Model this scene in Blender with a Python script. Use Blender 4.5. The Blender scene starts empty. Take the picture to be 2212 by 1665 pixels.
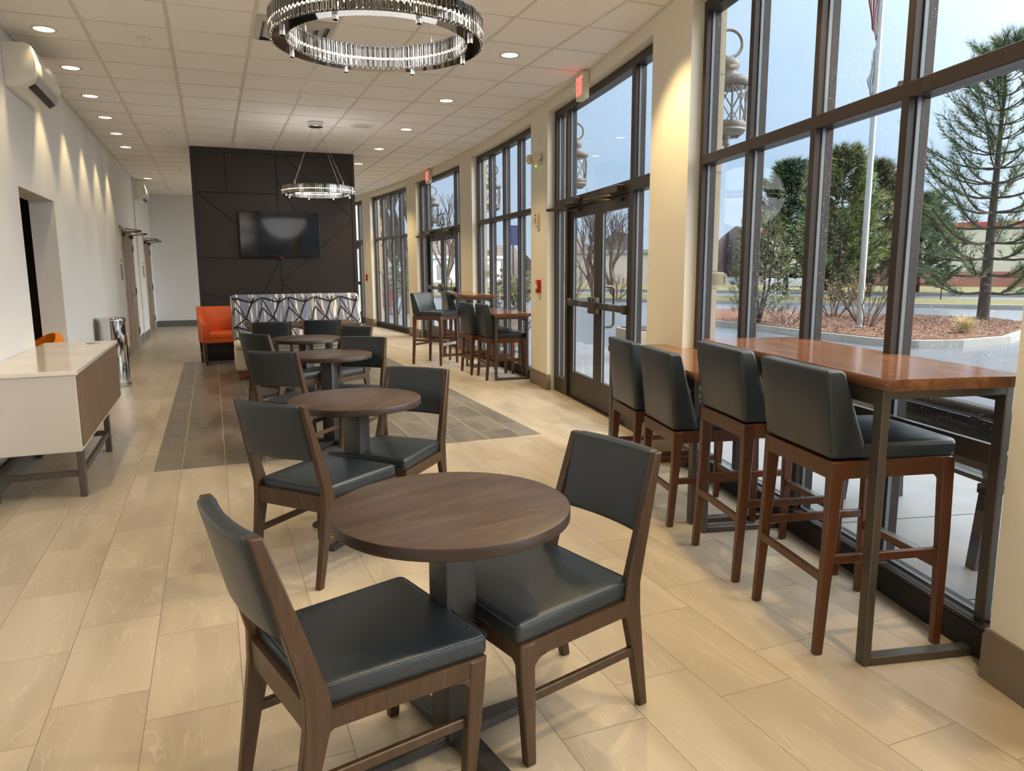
import bpy, bmesh, math, random
from mathutils import Vector, Matrix
random.seed(7)
C = bpy.context.scene.collection
PI = math.pi
def R(d): return math.radians(d)

# ------------------------------------------------------------------ mesh builder
class MB:
    def __init__(s): s.v = []; s.f = []; s.m = []
    def add(s, vs, fs, mi=0):
        o = len(s.v); s.v += [tuple(p) for p in vs]
        for f in fs: s.f.append(tuple(o+i for i in f)); s.m.append(mi)
        return s
    def box(s, x0, x1, y0, y1, z0, z1, mi=0):
        x0, x1 = min(x0, x1), max(x0, x1); y0, y1 = min(y0, y1), max(y0, y1); z0, z1 = min(z0, z1), max(z0, z1)
        return s.add([(x0,y0,z0),(x1,y0,z0),(x1,y1,z0),(x0,y1,z0),(x0,y0,z1),(x1,y0,z1),(x1,y1,z1),(x0,y1,z1)],
                     [(0,3,2,1),(4,5,6,7),(0,1,5,4),(1,2,6,5),(2,3,7,6),(3,0,4,7)], mi)
    def hexa(s, b, t, mi=0):
        # four bottom points (counter-clockwise from above) and four top points
        return s.add(list(b)+list(t), [(0,3,2,1),(4,5,6,7),(0,1,5,4),(1,2,6,5),(2,3,7,6),(3,0,4,7)], mi)
    def beam(s, p0, p1, w0, h0, w1=None, h1=None, side=(1,0,0), mi=0):
        # rectangular bar from p0 to p1; w along 'side', h along the third axis
        w1 = w0 if w1 is None else w1; h1 = h0 if h1 is None else h1
        p0 = Vector(p0); p1 = Vector(p1); d = (p1-p0).normalized(); a = Vector(side)
        a = (a - d*a.dot(d)).normalized(); b = d.cross(a)
        q = lambda p, w, h: [p - a*w/2 - b*h/2, p + a*w/2 - b*h/2, p + a*w/2 + b*h/2, p - a*w/2 + b*h/2]
        return s.hexa(q(p0, w0, h0), q(p1, w1, h1), mi)
    def tube(s, pts, r, n=8, closed=False, mi=0):
        pts = [Vector(p) for p in pts]; k = len(pts)
        rs = r if isinstance(r, (list, tuple)) else [r]*k
        rings = []; prev = None
        for i, p in enumerate(pts):
            if closed: d = pts[(i+1) % k] - pts[i-1]
            else: d = pts[min(i+1, k-1)] - pts[max(i-1, 0)]
            d = d.normalized() if d.length > 1e-9 else Vector((0,0,1))
            if prev is None:
                a = d.orthogonal().normalized()
            else:
                a = prev - d*prev.dot(d); a = a.normalized() if a.length > 1e-6 else d.orthogonal().normalized()
            prev = a; b = d.cross(a)
            rings.append([p + (a*math.cos(2*PI*j/n) + b*math.sin(2*PI*j/n))*rs[i] for j in range(n)])
        o = [v for ring in rings for v in ring]; fs = []
        for i in range(k if closed else k-1):
            i2 = (i+1) % k
            for j in range(n): fs.append((i*n+j, i*n+(j+1) % n, i2*n+(j+1) % n, i2*n+j))
        if not closed:
            fs.append(tuple(reversed(range(n)))); fs.append(tuple((k-1)*n+j for j in range(n)))
        return s.add(o, fs, mi)
    def lathe(s, prof, n=24, c=(0,0,0), mi=0, closed=False):
        # profile of (radius, z) revolved about the vertical axis through c
        vs = []; fs = []; k = len(prof)
        for r, z in prof:
            for j in range(n):
                a = 2*PI*j/n; vs.append((c[0]+r*math.cos(a), c[1]+r*math.sin(a), c[2]+z))
        for i in range(k if closed else k-1):
            i2 = (i+1) % k
            for j in range(n): fs.append((i*n+j, i*n+(j+1) % n, i2*n+(j+1) % n, i2*n+j))
        if not closed:
            if prof[0][0] > 1e-6: fs.append(tuple(reversed(range(n))))
            if prof[-1][0] > 1e-6: fs.append(tuple((k-1)*n+j for j in range(n)))
        return s.add(vs, fs, mi)
    def prism(s, poly, z0, z1, mi=0):
        n = len(poly)
        return s.add([(x,y,z0) for x,y in poly]+[(x,y,z1) for x,y in poly],
                     [tuple(reversed(range(n))), tuple(range(n, 2*n))]+[(i,(i+1) % n,n+(i+1) % n,n+i) for i in range(n)], mi)
    def extr(s, poly, f0, f1, mi=0):
        # polygon of 2-D points placed by two functions (a, b) -> 3-D point, one per face
        n = len(poly)
        return s.add([f0(*p) for p in poly]+[f1(*p) for p in poly],
                     [tuple(reversed(range(n))), tuple(range(n, 2*n))]+[(i,(i+1) % n,n+(i+1) % n,n+i) for i in range(n)], mi)
    def pad(s, hx, hy, hz, r, crown=0.0, warp=None, n=8, mi=0):
        # rounded cushion centred on the origin, half sizes hx hy hz, corner radius r, crowned top
        def axis(h):
            inn = h - r; k = 3
            edge = [inn + r*math.sin(PI/2*j/k) for j in range(1, k+1)]
            mid = [-inn + 2*inn*j/n for j in range(n+1)]
            return [-e for e in reversed(edge)] + mid + edge
        ax, ay, az = axis(hx), axis(hy), [-hz, -hz+r*.4, -(hz-r), hz-r, hz-r*.4, hz]
        seen = {}; vs = []
        def vert(p):
            key = tuple(round(c, 6) for c in p)
            if key in seen: return seen[key]
            h = (hx, hy, hz); inner = [max(-(h[i]-r), min(h[i]-r, p[i])) for i in range(3)]
            d = Vector([p[i]-inner[i] for i in range(3)]); L = d.length
            q = Vector(inner) + (d/L*r if L > 1e-9 else d)
            if crown and q.z > 0:
                q.z += crown*max(0, 1-(q.x/hx)**2)*max(0, 1-(q.y/hy)**2)*(q.z/hz)
            if warp: q = Vector(warp(*q))
            vs.append(tuple(q)); seen[key] = len(vs)-1
            return seen[key]
        fs = []
        def grid(A, B, place, flip):
            for i in range(len(A)-1):
                for j in range(len(B)-1):
                    f = [vert(place(A[i],B[j])), vert(place(A[i+1],B[j])), vert(place(A[i+1],B[j+1])), vert(place(A[i],B[j+1]))]
                    fs.append(tuple(reversed(f)) if flip else tuple(f))
        for sg in (-1, 1):
            grid(ax, ay, lambda a, b: (a, b, sg*hz), sg < 0)
            grid(ay, az, lambda a, b: (sg*hx, a, b), sg < 0)
            grid(ax, az, lambda a, b: (a, sg*hy, b), sg > 0)
        return s.add(vs, fs, mi)
    def xf(s, M, start=0):
        for i in range(start, len(s.v)): s.v[i] = tuple(M @ Vector(s.v[i]))
        return s
    def fn(s, f, start=0):
        for i in range(start, len(s.v)): s.v[i] = tuple(f(*s.v[i]))
        return s
    def build(s, name, mats, parent=None, bevel=0.0, smooth=35, seg=2, loc=None):
        me = bpy.data.meshes.new(name); me.from_pydata(s.v, [], s.f)
        mats = mats if isinstance(mats, (list, tuple)) else [mats]
        for m in mats: me.materials.append(m)
        me.polygons.foreach_set('material_index', s.m)
        bm = bmesh.new(); bm.from_mesh(me)
        bmesh.ops.recalc_face_normals(bm, faces=bm.faces)
        if bevel:
            es = [e for e in bm.edges if len(e.link_faces) == 2 and e.calc_face_angle(0) > R(30)]
            bmesh.ops.bevel(bm, geom=es, offset=bevel, offset_type='OFFSET', segments=seg, profile=.5, affect='EDGES', clamp_overlap=True)
        bm.to_mesh(me); bm.free()
        if smooth:
            me.polygons.foreach_set('use_smooth', [True]*len(me.polygons))
            me.set_sharp_from_angle(angle=R(smooth))
        me.update()
        o = bpy.data.objects.new(name, me); C.objects.link(o)
        if parent: o.parent = parent
        if loc: o.location = loc
        return o

def tag(o, label=None, cat=None, group=None, kind=None):
    if label: o['label'] = label
    if cat: o['category'] = cat
    if group: o['group'] = group
    if kind: o['kind'] = kind
    return o
def thing(name, label, cat, loc=(0,0,0), rz=0, group=None):
    o = bpy.data.objects.new(name, None); o.empty_display_size = .1; C.objects.link(o)
    o.location = loc; o.rotation_euler = (0,0,rz)
    return tag(o, label, cat, group)
def struct(name, loc=(0,0,0)):
    o = bpy.data.objects.new(name, None); o.empty_display_size = .1; C.objects.link(o); o.location = loc
    return tag(o, kind='structure')
def dup(root, loc, rz, label, group=None):
    def cp(o, parent):
        c = o.copy(); C.objects.link(c); c.parent = parent
        for ch in list(o.children): cp(ch, c)
        return c
    r = root.copy(); C.objects.link(r); r.location = loc; r.rotation_euler = (0,0,rz)
    for ch in list(root.children): cp(ch, r)
    r['label'] = label
    if group: r['group'] = group
    return r
def text_mesh(body, size, depth=.002):
    cu = bpy.data.curves.new('lettering', 'FONT'); cu.body = body; cu.size = size; cu.extrude = depth/2
    cu.align_x = 'CENTER'; cu.align_y = 'CENTER'
    t = bpy.data.objects.new('lettering', cu); C.objects.link(t)
    dg = bpy.context.evaluated_depsgraph_get()
    me = bpy.data.meshes.new_from_object(t.evaluated_get(dg))
    vs = [tuple(v.co) for v in me.vertices]; fs = [tuple(p.vertices) for p in me.polygons]
    bpy.data.objects.remove(t); bpy.data.curves.remove(cu); bpy.data.meshes.remove(me)
    return vs, fs

# ------------------------------------------------------------------ materials
def lin(r, g, b):
    f = lambda x: x/12.92 if x <= .04045 else ((x+.055)/1.055)**2.4
    return (f(r/255), f(g/255), f(b/255), 1)
class Mat:
    def __init__(s, name):
        s.m = bpy.data.materials.new(name); s.m.use_nodes = True; s.t = s.m.node_tree; s.n = s.t.nodes; s.l = s.t.links
        s.b = s.n['Principled BSDF']; s.out = s.n['Material Output']
    def node(s, kind, **kw):
        n = s.n.new(kind)
        for k, v in kw.items():
            if k in n.inputs.keys(): n.inputs[k].default_value = v
            else: setattr(n, k, v)
        return n
    def link(s, a, b): s.l.new(a, b)
    def obj(s, scale=(1,1,1), rot=(0,0,0), loc=(0,0,0)):
        tc = s.node('ShaderNodeTexCoord'); mp = s.node('ShaderNodeMapping')
        mp.inputs['Scale'].default_value = scale; mp.inputs['Rotation'].default_value = rot; mp.inputs['Location'].default_value = loc
        s.link(tc.outputs['Object'], mp.inputs['Vector']); return mp.outputs['Vector']
    def noise(s, vec, scale, detail=3, rough=.5, dist=0):
        n = s.node('ShaderNodeTexNoise'); n.inputs['Scale'].default_value = scale; n.inputs['Detail'].default_value = detail
        n.inputs['Roughness'].default_value = rough; n.inputs['Distortion'].default_value = dist
        if vec is not None: s.link(vec, n.inputs['Vector'])
        return n.outputs['Fac']
    def ramp(s, fac, stops):
        r = s.node('ShaderNodeValToRGB'); e = r.color_ramp.elements
        while len(e) < len(stops): e.new(.5)
        for i, (p, c) in enumerate(stops): e[i].position = p; e[i].color = c
        s.link(fac, r.inputs['Fac']); return r.outputs['Color']
    def mix(s, fac, a, b, blend='MIX'):
        m = s.node('ShaderNodeMix', data_type='RGBA', blend_type=blend)
        for sock, v in ((m.inputs[0], fac), (m.inputs[6], a), (m.inputs[7], b)):
            if hasattr(v, 'links') or hasattr(v, 'is_linked'): s.link(v, sock)
            else: sock.default_value = v
        return m.outputs[2]
    def math(s, op, a, b=0.0):
        m = s.node('ShaderNodeMath', operation=op)
        for sock, v in ((m.inputs[0], a), (m.inputs[1], b)):
            if hasattr(v, 'is_linked'): s.link(v, sock)
            else: sock.default_value = v
        return m.outputs[0]
    def bump(s, h, strength=.2, dist=.01):
        b = s.node('ShaderNodeBump'); b.inputs['Strength'].default_value = strength; b.inputs['Distance'].default_value = dist
        s.link(h, b.inputs['Height']); s.link(b.outputs['Normal'], s.b.inputs['Normal'])
    def col(s, v):
        if hasattr(v, 'is_linked'): s.link(v, s.b.inputs['Base Color'])
        else: s.b.inputs['Base Color'].default_value = v
    def set(s, rough=.5, metal=0, spec=.5, coat=0, sheen=0):
        s.b.inputs['Roughness'].default_value = rough; s.b.inputs['Metallic'].default_value = metal
        s.b.inputs['Specular IOR Level'].default_value = spec; s.b.inputs['Coat Weight'].default_value = coat
        s.b.inputs['Coat Roughness'].default_value = .12; s.b.inputs['Sheen Weight'].default_value = sheen
        return s
def plain(name, rgb, rough=.5, metal=0, spec=.5, var=.06, vscale=6, coat=0):
    m = Mat(name); m.set(rough, metal, spec, coat)
    f = m.noise(m.obj(), vscale, 3)
    c = lin(*rgb); d = tuple(x*(1-var) for x in c[:3])+(1,); e = tuple(min(1, x*(1+var)) for x in c[:3])+(1,)
    m.col(m.ramp(f, [(.3, d), (.7, e)])); return m.m
def leather(name, rgb, rough=.36):
    m = Mat(name); m.set(rough, 0, .5)
    v = m.obj(); f = m.noise(v, 5, 3); c = lin(*rgb)
    m.col(m.ramp(f, [(.3, tuple(x*.9 for x in c[:3])+(1,)), (.7, tuple(x*1.1 for x in c[:3])+(1,))]))
    vo = m.node('ShaderNodeTexVoronoi'); vo.inputs['Scale'].default_value = 420; m.link(v, vo.inputs['Vector'])
    h = m.math('ADD', vo.outputs['Distance'], m.math('MULTIPLY', m.noise(v, 9, 3), 3.0))
    m.bump(h, .12, .004); return m.m
def wood(name, dark, mid, light, scale=(1.2,14,14), rough=.35, rot=(0,0,0), coat=0, streak=5, spec=.5):
    # grain runs along the local X axis before 'rot'
    m = Mat(name); m.set(rough, 0, spec, coat)
    v = m.obj(scale, rot)
    w = m.noise(v, streak*.5, 6, .6, 1.2); g = m.noise(v, streak*4, 4, .7, .3)
    f = m.math('ADD', m.math('MULTIPLY', w, .7), m.math('MULTIPLY', g, .3))
    m.col(m.ramp(f, [(.32, lin(*dark)), (.5, lin(*mid)), (.68, lin(*light))]))
    m.bump(g, .04, .002); return m.m
def emis(name, rgb, strength):
    m = Mat(name); m.b.inputs['Emission Color'].default_value = rgb+(1,) if len(rgb) == 3 else rgb
    m.b.inputs['Emission Strength'].default_value = strength; m.col((.8,.8,.8,1)); return m.m

M = {}
M['wall'] = plain('painted_plaster', (226,227,227), .7, var=.015, vscale=2)
M['wall_lamplit'] = plain('painted_plaster_lamplit', (226,220,204), .65, var=.015, vscale=2)  # same paint as the left wall, warm lamp light tinted into its colour
M['white'] = plain('white_plastic', (232,230,222), .35, var=.01)
M['cream_plastic'] = plain('cream_plastic', (222,214,190), .4, var=.02)
M['black'] = plain('black_plastic', (18,18,19), .4, var=.05)
M['frame'] = plain('dark_bronze_frame', (54,46,41), .38, .35, .5, var=.08, vscale=3)
M['closer'] = plain('bronze_hardware', (88,80,70), .32, .7, var=.05)
M['steel'] = plain('brushed_steel', (190,188,184), .25, 1, var=.05)
M['chrome'] = plain('chrome', (215,215,215), .06, 1, var=.02)
M['smoked'] = plain('smoked_chrome', (120,118,116), .05, 1, var=.02)
M['legmetal'] = plain('bronze_grey_steel', (92,86,79), .35, .55, var=.05)
M['colmetal'] = plain('table_column_steel', (74,72,70), .38, .5, var=.05)
M['leather'] = leather('dark_slate_leather', (38,45,51), .34)
M['orange'] = leather('orange_leather', (214,92,32), .42)
M['amber'] = leather('amber_leather', (226,128,30), .45)
M['chairwood'] = wood('walnut_chair_frame', (50,34,21), (66,46,28), (80,57,35), (12,12,1.1), .40)
M['stoolwood'] = wood('mahogany_stool_frame', (66,37,20), (84,48,26), (98,58,32), (12,12,1.1), .30)
M['tabletop'] = wood('dark_walnut_laminate', (50,38,32), (74,57,48), (96,76,62), (1.1,7,7), .45, (0,0,R(35)), streak=3.2)
M['tableedge'] = wood('dark_edge_band', (38,26,19), (52,37,27), (64,47,35), (1,1,40), .4)
M['bartop'] = wood('chestnut_laminate', (88,56,36), (118,78,52), (142,100,70), (9,1.0,9), .13, (0,0,0), streak=3.4)
M['panelwood'] = wood('grey_oak_veneer', (92,72,54), (122,98,76), (142,118,94), (14,14,1.0), .45)
M['doorwood'] = wood('taupe_door_laminate', (112,92,76), (132,110,92), (148,126,106), (10,10,.8), .45)
M['desk'] = plain('white_laminate', (200,192,182), .4, var=.01)
M['darkpanel'] = plain('espresso_panel', (44,36,32), .42, var=.06, vscale=2)
M['groove'] = plain('groove_black', (10,9,9), .7)
M['screen'] = plain('screen_black', (6,6,7), .09, var=.05)
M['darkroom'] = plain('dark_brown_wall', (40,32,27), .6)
M['base'] = plain('taupe_baseboard', (120,108,92), .45, var=.05)
M['basegrey'] = plain('grey_baseboard', (106,104,102), .45, var=.04)
M['red'] = plain('red_enamel', (176,22,24), .35, var=.04)
M['sofa_cream'] = leather('cream_vinyl', (206,194,174), .5)
M['warmwood'] = wood('sofa_foot_wood', (96,56,26), (128,80,40), (150,98,54), (6,6,6), .35)

def floor_material(name, tones, vein, mortar, seed, joint=.0016):
    m = Mat(name); m.set(.3, 0, .5)
    tc = m.node('ShaderNodeTexCoord'); sep = m.node('ShaderNodeSeparateXYZ'); m.link(tc.outputs['Object'], sep.inputs[0])
    cmb = m.node('ShaderNodeCombineXYZ')
    m.link(m.math('ADD', sep.outputs[1], -.055), cmb.inputs[0]); m.link(m.math('ADD', sep.outputs[0], 6.046-.0102), cmb.inputs[1])
    def brick(a, b, mo):
        br = m.node('ShaderNodeTexBrick', offset=.675, offset_frequency=2, squash=1.0)
        br.inputs['Scale'].default_value = 1; br.inputs['Mortar Size'].default_value = joint; br.inputs['Mortar Smooth'].default_value = .2
        br.inputs['Bias'].default_value = 0; br.inputs['Brick Width'].default_value = .6046; br.inputs['Row Height'].default_value = .3023
        br.inputs['Color1'].default_value = a; br.inputs['Color2'].default_value = b; br.inputs['Mortar'].default_value = mo
        m.link(cmb.outputs[0], br.inputs['Vector']); return br
    rnd = brick((0,0,0,1), (1,1,1,1), (0,0,0,1))
    # a fresh offset for every tile so the veining breaks at the joints
    off = m.node('ShaderNodeVectorMath', operation='SCALE'); m.link(rnd.outputs['Color'], off.inputs[0]); off.inputs['Scale'].default_value = 37.0
    pos = m.node('ShaderNodeVectorMath', operation='ADD'); m.link(tc.outputs['Object'], pos.inputs[0]); m.link(off.outputs[0], pos.inputs[1])
    mp = m.node('ShaderNodeMapping'); mp.inputs['Scale'].default_value = (6, .9, 1); m.link(pos.outputs[0], mp.inputs['Vector'])
    veinf = m.noise(mp.outputs[0], 1.6, 3, .5, .8)
    soft = m.noise(mp.outputs[0], .8, 2, .5)
    fine = m.noise(tc.outputs['Object'], 240, 2)
    base = m.ramp(soft, [(.32, lin(*tones[0])), (.52, lin(*tones[1])), (.72, lin(*tones[2]))])
    tint = m.mix(m.math('MULTIPLY', rnd.outputs['Color'], .5), base, m.mix(.5, base, lin(*tones[3])))
    # thin pale lines where the noise crosses one value
    line = m.math('ABSOLUTE', m.math('SUBTRACT', veinf, .52))
    lf = m.node('ShaderNodeMapRange'); lf.inputs['From Min'].default_value = .016; lf.inputs['From Max'].default_value = 0.0
    lf.inputs['To Min'].default_value = 0; lf.inputs['To Max'].default_value = .42; m.link(line, lf.inputs['Value'])
    c = m.mix(lf.outputs[0], tint, lin(*vein))
    c = m.mix(m.math('MULTIPLY', m.math('SUBTRACT', fine, .3), .16), c, lin(*tones[0]))
    c = m.mix(rnd.outputs['Fac'], c, lin(*mortar))
    m.col(c)
    rr = m.node('ShaderNodeMapRange'); rr.inputs['To Min'].default_value = .26; rr.inputs['To Max'].default_value = .42
    m.link(soft, rr.inputs['Value']); m.link(rr.outputs[0], m.b.inputs['Roughness'])
    m.bump(m.math('SUBTRACT', 1, rnd.outputs['Fac']), .25, .002)
    return m.m
M['floor'] = floor_material('beige_porcelain_tile', [(166,152,132),(182,168,147),(194,180,160),(170,157,140)], (206,195,176), (128,114,96), 1)
M['inlay'] = floor_material('grey_slate_tile', [(98,91,83),(114,107,98),(132,124,114),(104,99,93)], (156,147,132), (196,182,156), 2, .0026)

def ceiling_material():
    m = Mat('acoustic_ceiling_tile'); m.set(.85, 0, .2)
    v = m.obj((1,1,1)); w = m.obj((1,.55,1))
    a = m.noise(w, 150, 2, .6, 1.5); b = m.noise(v, 3, 2)
    mask = m.ramp(a, [(.30, (0,0,0,1)), (.36, (1,1,1,1))])
    c = m.mix(mask, lin(206,198,190), lin(248,246,242))
    m.col(m.mix(m.math('MULTIPLY', b, .12), c, lin(240,236,230))); m.bump(a, .25, .004)
    return m.m
M['sillblack'] = plain('black_sill_base', (22,21,21), .7)
M['ceiling'] = ceiling_material()
M['tbar'] = plain('ceiling_grid_white', (222,216,208), .5, var=.02)

def glass_material(name, drops, seed=0):
    m = Mat(name); m.n.remove(m.b)
    tr = m.node('ShaderNodeBsdfTransparent'); tr.inputs['Color'].default_value = (.97,.985,.98,1)
    gl = m.node('ShaderNodeBsdfGlossy'); gl.inputs['Roughness'].default_value = .0
    lw = m.node('ShaderNodeLayerWeight'); lw.inputs['Blend'].default_value = .5
    fres = m.math('ADD', m.math('MULTIPLY', m.math('POWER', lw.outputs['Facing'], 5.0), .60), .022)
    mx = m.node('ShaderNodeMixShader'); m.link(fres, mx.inputs[0]); m.link(tr.outputs[0], mx.inputs[1]); m.link(gl.outputs[0], mx.inputs[2])
    if drops:
        v = m.obj(loc=(seed,seed*.3,0))
        dens = m.noise(v, 1.1, 3, .6)
        hits = []
        for sc_, big in ((150, .30), (62, .20)):
            vo = m.node('ShaderNodeTexVoronoi'); vo.inputs['Scale'].default_value = sc_; vo.inputs['Randomness'].default_value = 1; m.link(v, vo.inputs['Vector'])
            sepc = m.node('ShaderNodeSeparateColor'); m.link(vo.outputs['Color'], sepc.inputs[0])
            # only some cells hold a drop, and drops differ in size
            rad = m.math('MULTIPLY', m.math('POWER', sepc.outputs[0], 3.5), big)
            rad = m.math('MULTIPLY', rad, m.math('MULTIPLY', m.math('POWER', dens, 2.0), 3.0))
            hits.append(m.math('LESS_THAN', vo.outputs['Distance'], rad))
        hit = m.math('MAXIMUM', hits[0], hits[1])
        df = m.node('ShaderNodeBsdfTranslucent'); df.inputs['Color'].default_value = (.9,.93,.97,1)
        g2 = m.node('ShaderNodeBsdfGlossy'); g2.inputs['Roughness'].default_value = .15
        mm = m.node('ShaderNodeMixShader'); mm.inputs[0].default_value = .35; m.link(df.outputs[0], mm.inputs[1]); m.link(g2.outputs[0], mm.inputs[2])
        m3 = m.node('ShaderNodeMixShader'); m.link(m.math('MULTIPLY', hit, .38), m3.inputs[0]); m.link(mx.outputs[0], m3.inputs[1]); m.link(mm.outputs[0], m3.inputs[2])
        m.link(m3.outputs[0], m.out.inputs['Surface'])
    else: m.link(mx.outputs[0], m.out.inputs['Surface'])
    return m.m
M['glass'] = glass_material('rain_specked_glass', True)
M['clear'] = glass_material('clear_glass', False)
def crystal_material():
    m = Mat('cut_crystal'); m.b.inputs['Transmission Weight'].default_value = 1; m.b.inputs['IOR'].default_value = 1.5
    m.b.inputs['Roughness'].default_value = .02; m.col((.98,.97,.95,1)); return m.m
M['crystal'] = crystal_material()

# ------------------------------------------------------------------ the room
H = 1.45; CZ = 3.321                      # camera height, ceiling height
AX, AY, RW = -44.184, 13.725, 48.195      # the window wall is an arc: centre and inner radius
def W(s, d, z):                           # s along the wall, d outwards from its inner face
    a = s/RW; r = RW+d
    return (AX+r*math.cos(a), AY+r*math.sin(a), z)
def wbox(mb, s0, s1, d0, d1, z0, z1, mi=0, step=.75):
    n = max(1, int(math.ceil(abs(s1-s0)/step)))
    for i in range(n):
        a = s0+(s1-s0)*i/n; b = s0+(s1-s0)*(i+1)/n
        mb.hexa([W(a,d0,z0),W(a,d1,z0),W(b,d1,z0),W(b,d0,z0)], [W(a,d0,z1),W(a,d1,z1),W(b,d1,z1),W(b,d0,z1)], mi)
    return mb
def wang(s): return s/RW                  # outward direction of the wall at s
XL = -1.385; YB = 20.9; YN = -5.0
WT = .21                                  # window wall thickness
SILLZ = .10; HEADZ = 3.20
OPEN = [(-19.38,-16.52,'w'), (-15.815,-12.945,'d'), (-12.25,-9.39,'w'), (-8.70,-5.83,'d'), (-5.18,-2.285,'w'), (-1.58,1.34,'d'), (2.025,4.913,'w'), (5.574,8.45,'d')]

# floor: pale porcelain with a darker tiled inlay let into it
def in_wall_x(y):                         # outer limit of the floor below the window wall
    return AX+math.sqrt((RW+.2)**2-(y-AY)**2)
mb = MB()
ys = sorted(set([YN-.3, 5.757, 12.66, YB+.3]+[YN-.3+(YB+.6-YN)*k/40 for k in range(41)]))
for a, b in zip(ys, ys[1:]):
    m = (a+b)/2; inl = 5.757 < m < 12.66
    xs = [(-4.2, -.481, 0), (-.481, 2.615, 1 if inl else 0)]
    for x0, x1, mi in xs: mb.add([(x0,a,0),(x1,a,0),(x1,b,0),(x0,b,0)], [(0,1,2,3)], mi)
    mb.add([(2.615,a,0),(max(2.62,in_wall_x(a)),a,0),(max(2.62,in_wall_x(b)),b,0),(2.615,b,0)], [(0,1,2,3)], 0)
tag(mb.build('floor', [M['floor'], M['inlay']], smooth=0), kind='structure')

# ceiling: lay-in tiles with a T-bar grid on a 0.61 m module
def arc_slab(z0, z1, off, x0, ya, yb):
    n = 40; ys = [ya+(yb-ya)*k/n for k in range(n+1)]
    xo = [AX+math.sqrt((RW+off)**2-(y-AY)**2) for y in ys]
    return MB().prism([(x0,ya)]+list(zip(xo,ys))+[(x0,yb)], z0, z1)
mb = arc_slab(CZ, CZ+.05, .02, -4.2, YN-.3, YB+.3)
tag(mb.build('ceiling', M['ceiling'], smooth=0), kind='structure')
mb = MB()
gx = [-.795+.61*k for k in range(-1, 9)]; gy = [6.68+.61*k for k in range(-19, 24)]
xlim = lambda y: AX+math.sqrt(RW**2-(y-AY)**2)
for x in gx:
    if x < XL: continue
    # a runner stops where the curved wall cuts it
    dd = RW**2-(x-AX)**2
    half = math.sqrt(dd) if dd > 0 else 0
    y0, y1 = max(YN, AY-half), min(YB, AY+half)
    mb.box(x-.0125, x+.0125, y0, y1, CZ-.006, CZ+.002)
for y in gy:
    if YN < y < YB: mb.box(XL, xlim(y), y-.007, y+.007, CZ-.004, CZ+.002)
n = 60
for k in range(n):
    a = -19.5+(8.6+19.5)*k/n; b = -19.5+(8.6+19.5)*(k+1)/n
    wbox(mb, a, b, -.022, 0, CZ-.012, CZ)
mb.box(XL, XL+.022, YN, 17.1, CZ-.012, CZ)
tag(mb.build('trim_1', M['tbar'], smooth=0), kind='structure')
mb = arc_slab(CZ+.055, CZ+.4, .28, -5, YN-.6, YB+.6)
tag(mb.build('roof', M['wall'], smooth=0), kind='structure')

# window wall: piers, head and stone-clad outside
mb = MB()
edges = [-20.0]+[e for o in OPEN for e in o[:2]]+[9.2]
for i in range(0, len(edges), 2): wbox(mb, edges[i], edges[i+1], 0, WT, 0, CZ+.05)
for a, b, k in OPEN: wbox(mb, a, b, 0, WT, HEADZ, CZ+.05)
tag(mb.build('wall_right', M['wall_lamplit'], smooth=20), kind='structure')
mb = MB()
for i in range(0, len(edges), 2):
    for d, z0, z1 in ((.014, 0, .165), (.010, .165, .185)): wbox(mb, edges[i]-d, edges[i+1]+d, -d, .04, z0, z1)
    wbox(mb, edges[i]-.016, edges[i+1]+.016, -.016, .04, .052, .060)
tag(mb.build('baseboard_right', M['base'], smooth=20), kind='structure')

# left wall with an opening, and the wall beyond it that steps forward 3 cm
OY0, OY1, OZ = 7.08, 8.54, 2.12
mb = MB()
mb.box(XL-.215, XL, YN, OY0, 0, CZ+.05); mb.box(XL-.215, XL, OY1, 17.13, 0, CZ+.05); mb.box(XL-.215, XL, OY0, OY1, OZ, CZ+.05)
mb.box(XL-.215, XL+.03, 17.13, YB+.3, 0, CZ+.05)
tag(mb.build('wall_left', M['wall'], smooth=0), kind='structure')
mb = MB(); mb.box(XL-.2, 4.4, YB, YB+.2, 0, CZ+.05)
tag(mb.build('wall_back', M['wall'], smooth=0), kind='structure')
mb = MB(); mb.box(-4.2, 1.4, YN-.2, YN, 0, CZ+.05)
tag(mb.build('wall_front', M['wall'], smooth=0), kind='structure')
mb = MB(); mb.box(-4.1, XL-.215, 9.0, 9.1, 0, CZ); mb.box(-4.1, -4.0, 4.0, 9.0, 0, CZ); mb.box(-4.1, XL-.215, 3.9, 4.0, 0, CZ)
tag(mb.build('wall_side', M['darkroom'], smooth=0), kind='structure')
mb = MB()
for y0, y1 in ((YN, OY0), (OY1, 14.2), (16.22, 17.13)):
    mb.box(XL, XL+.012, y0, y1, 0, .145); mb.box(XL, XL+.008, y0, y1, .145, .155)
for y0, y1 in ((17.13, 18.3), (20.16, YB)): mb.box(XL+.03, XL+.042, y0, y1, 0, .145); mb.box(XL+.03, XL+.038, y0, y1, .145, .155)
tag(mb.build('baseboard_left', M['basegrey'], smooth=0), kind='structure')
mb = MB(); mb.box(XL+.04, 3.5, YB-.012, YB, 0, .145); mb.box(XL+.04, 3.5, YB-.008, YB, .145, .155)
tag(mb.build('baseboard_back', M['basegrey'], smooth=0), kind='structure')

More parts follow.
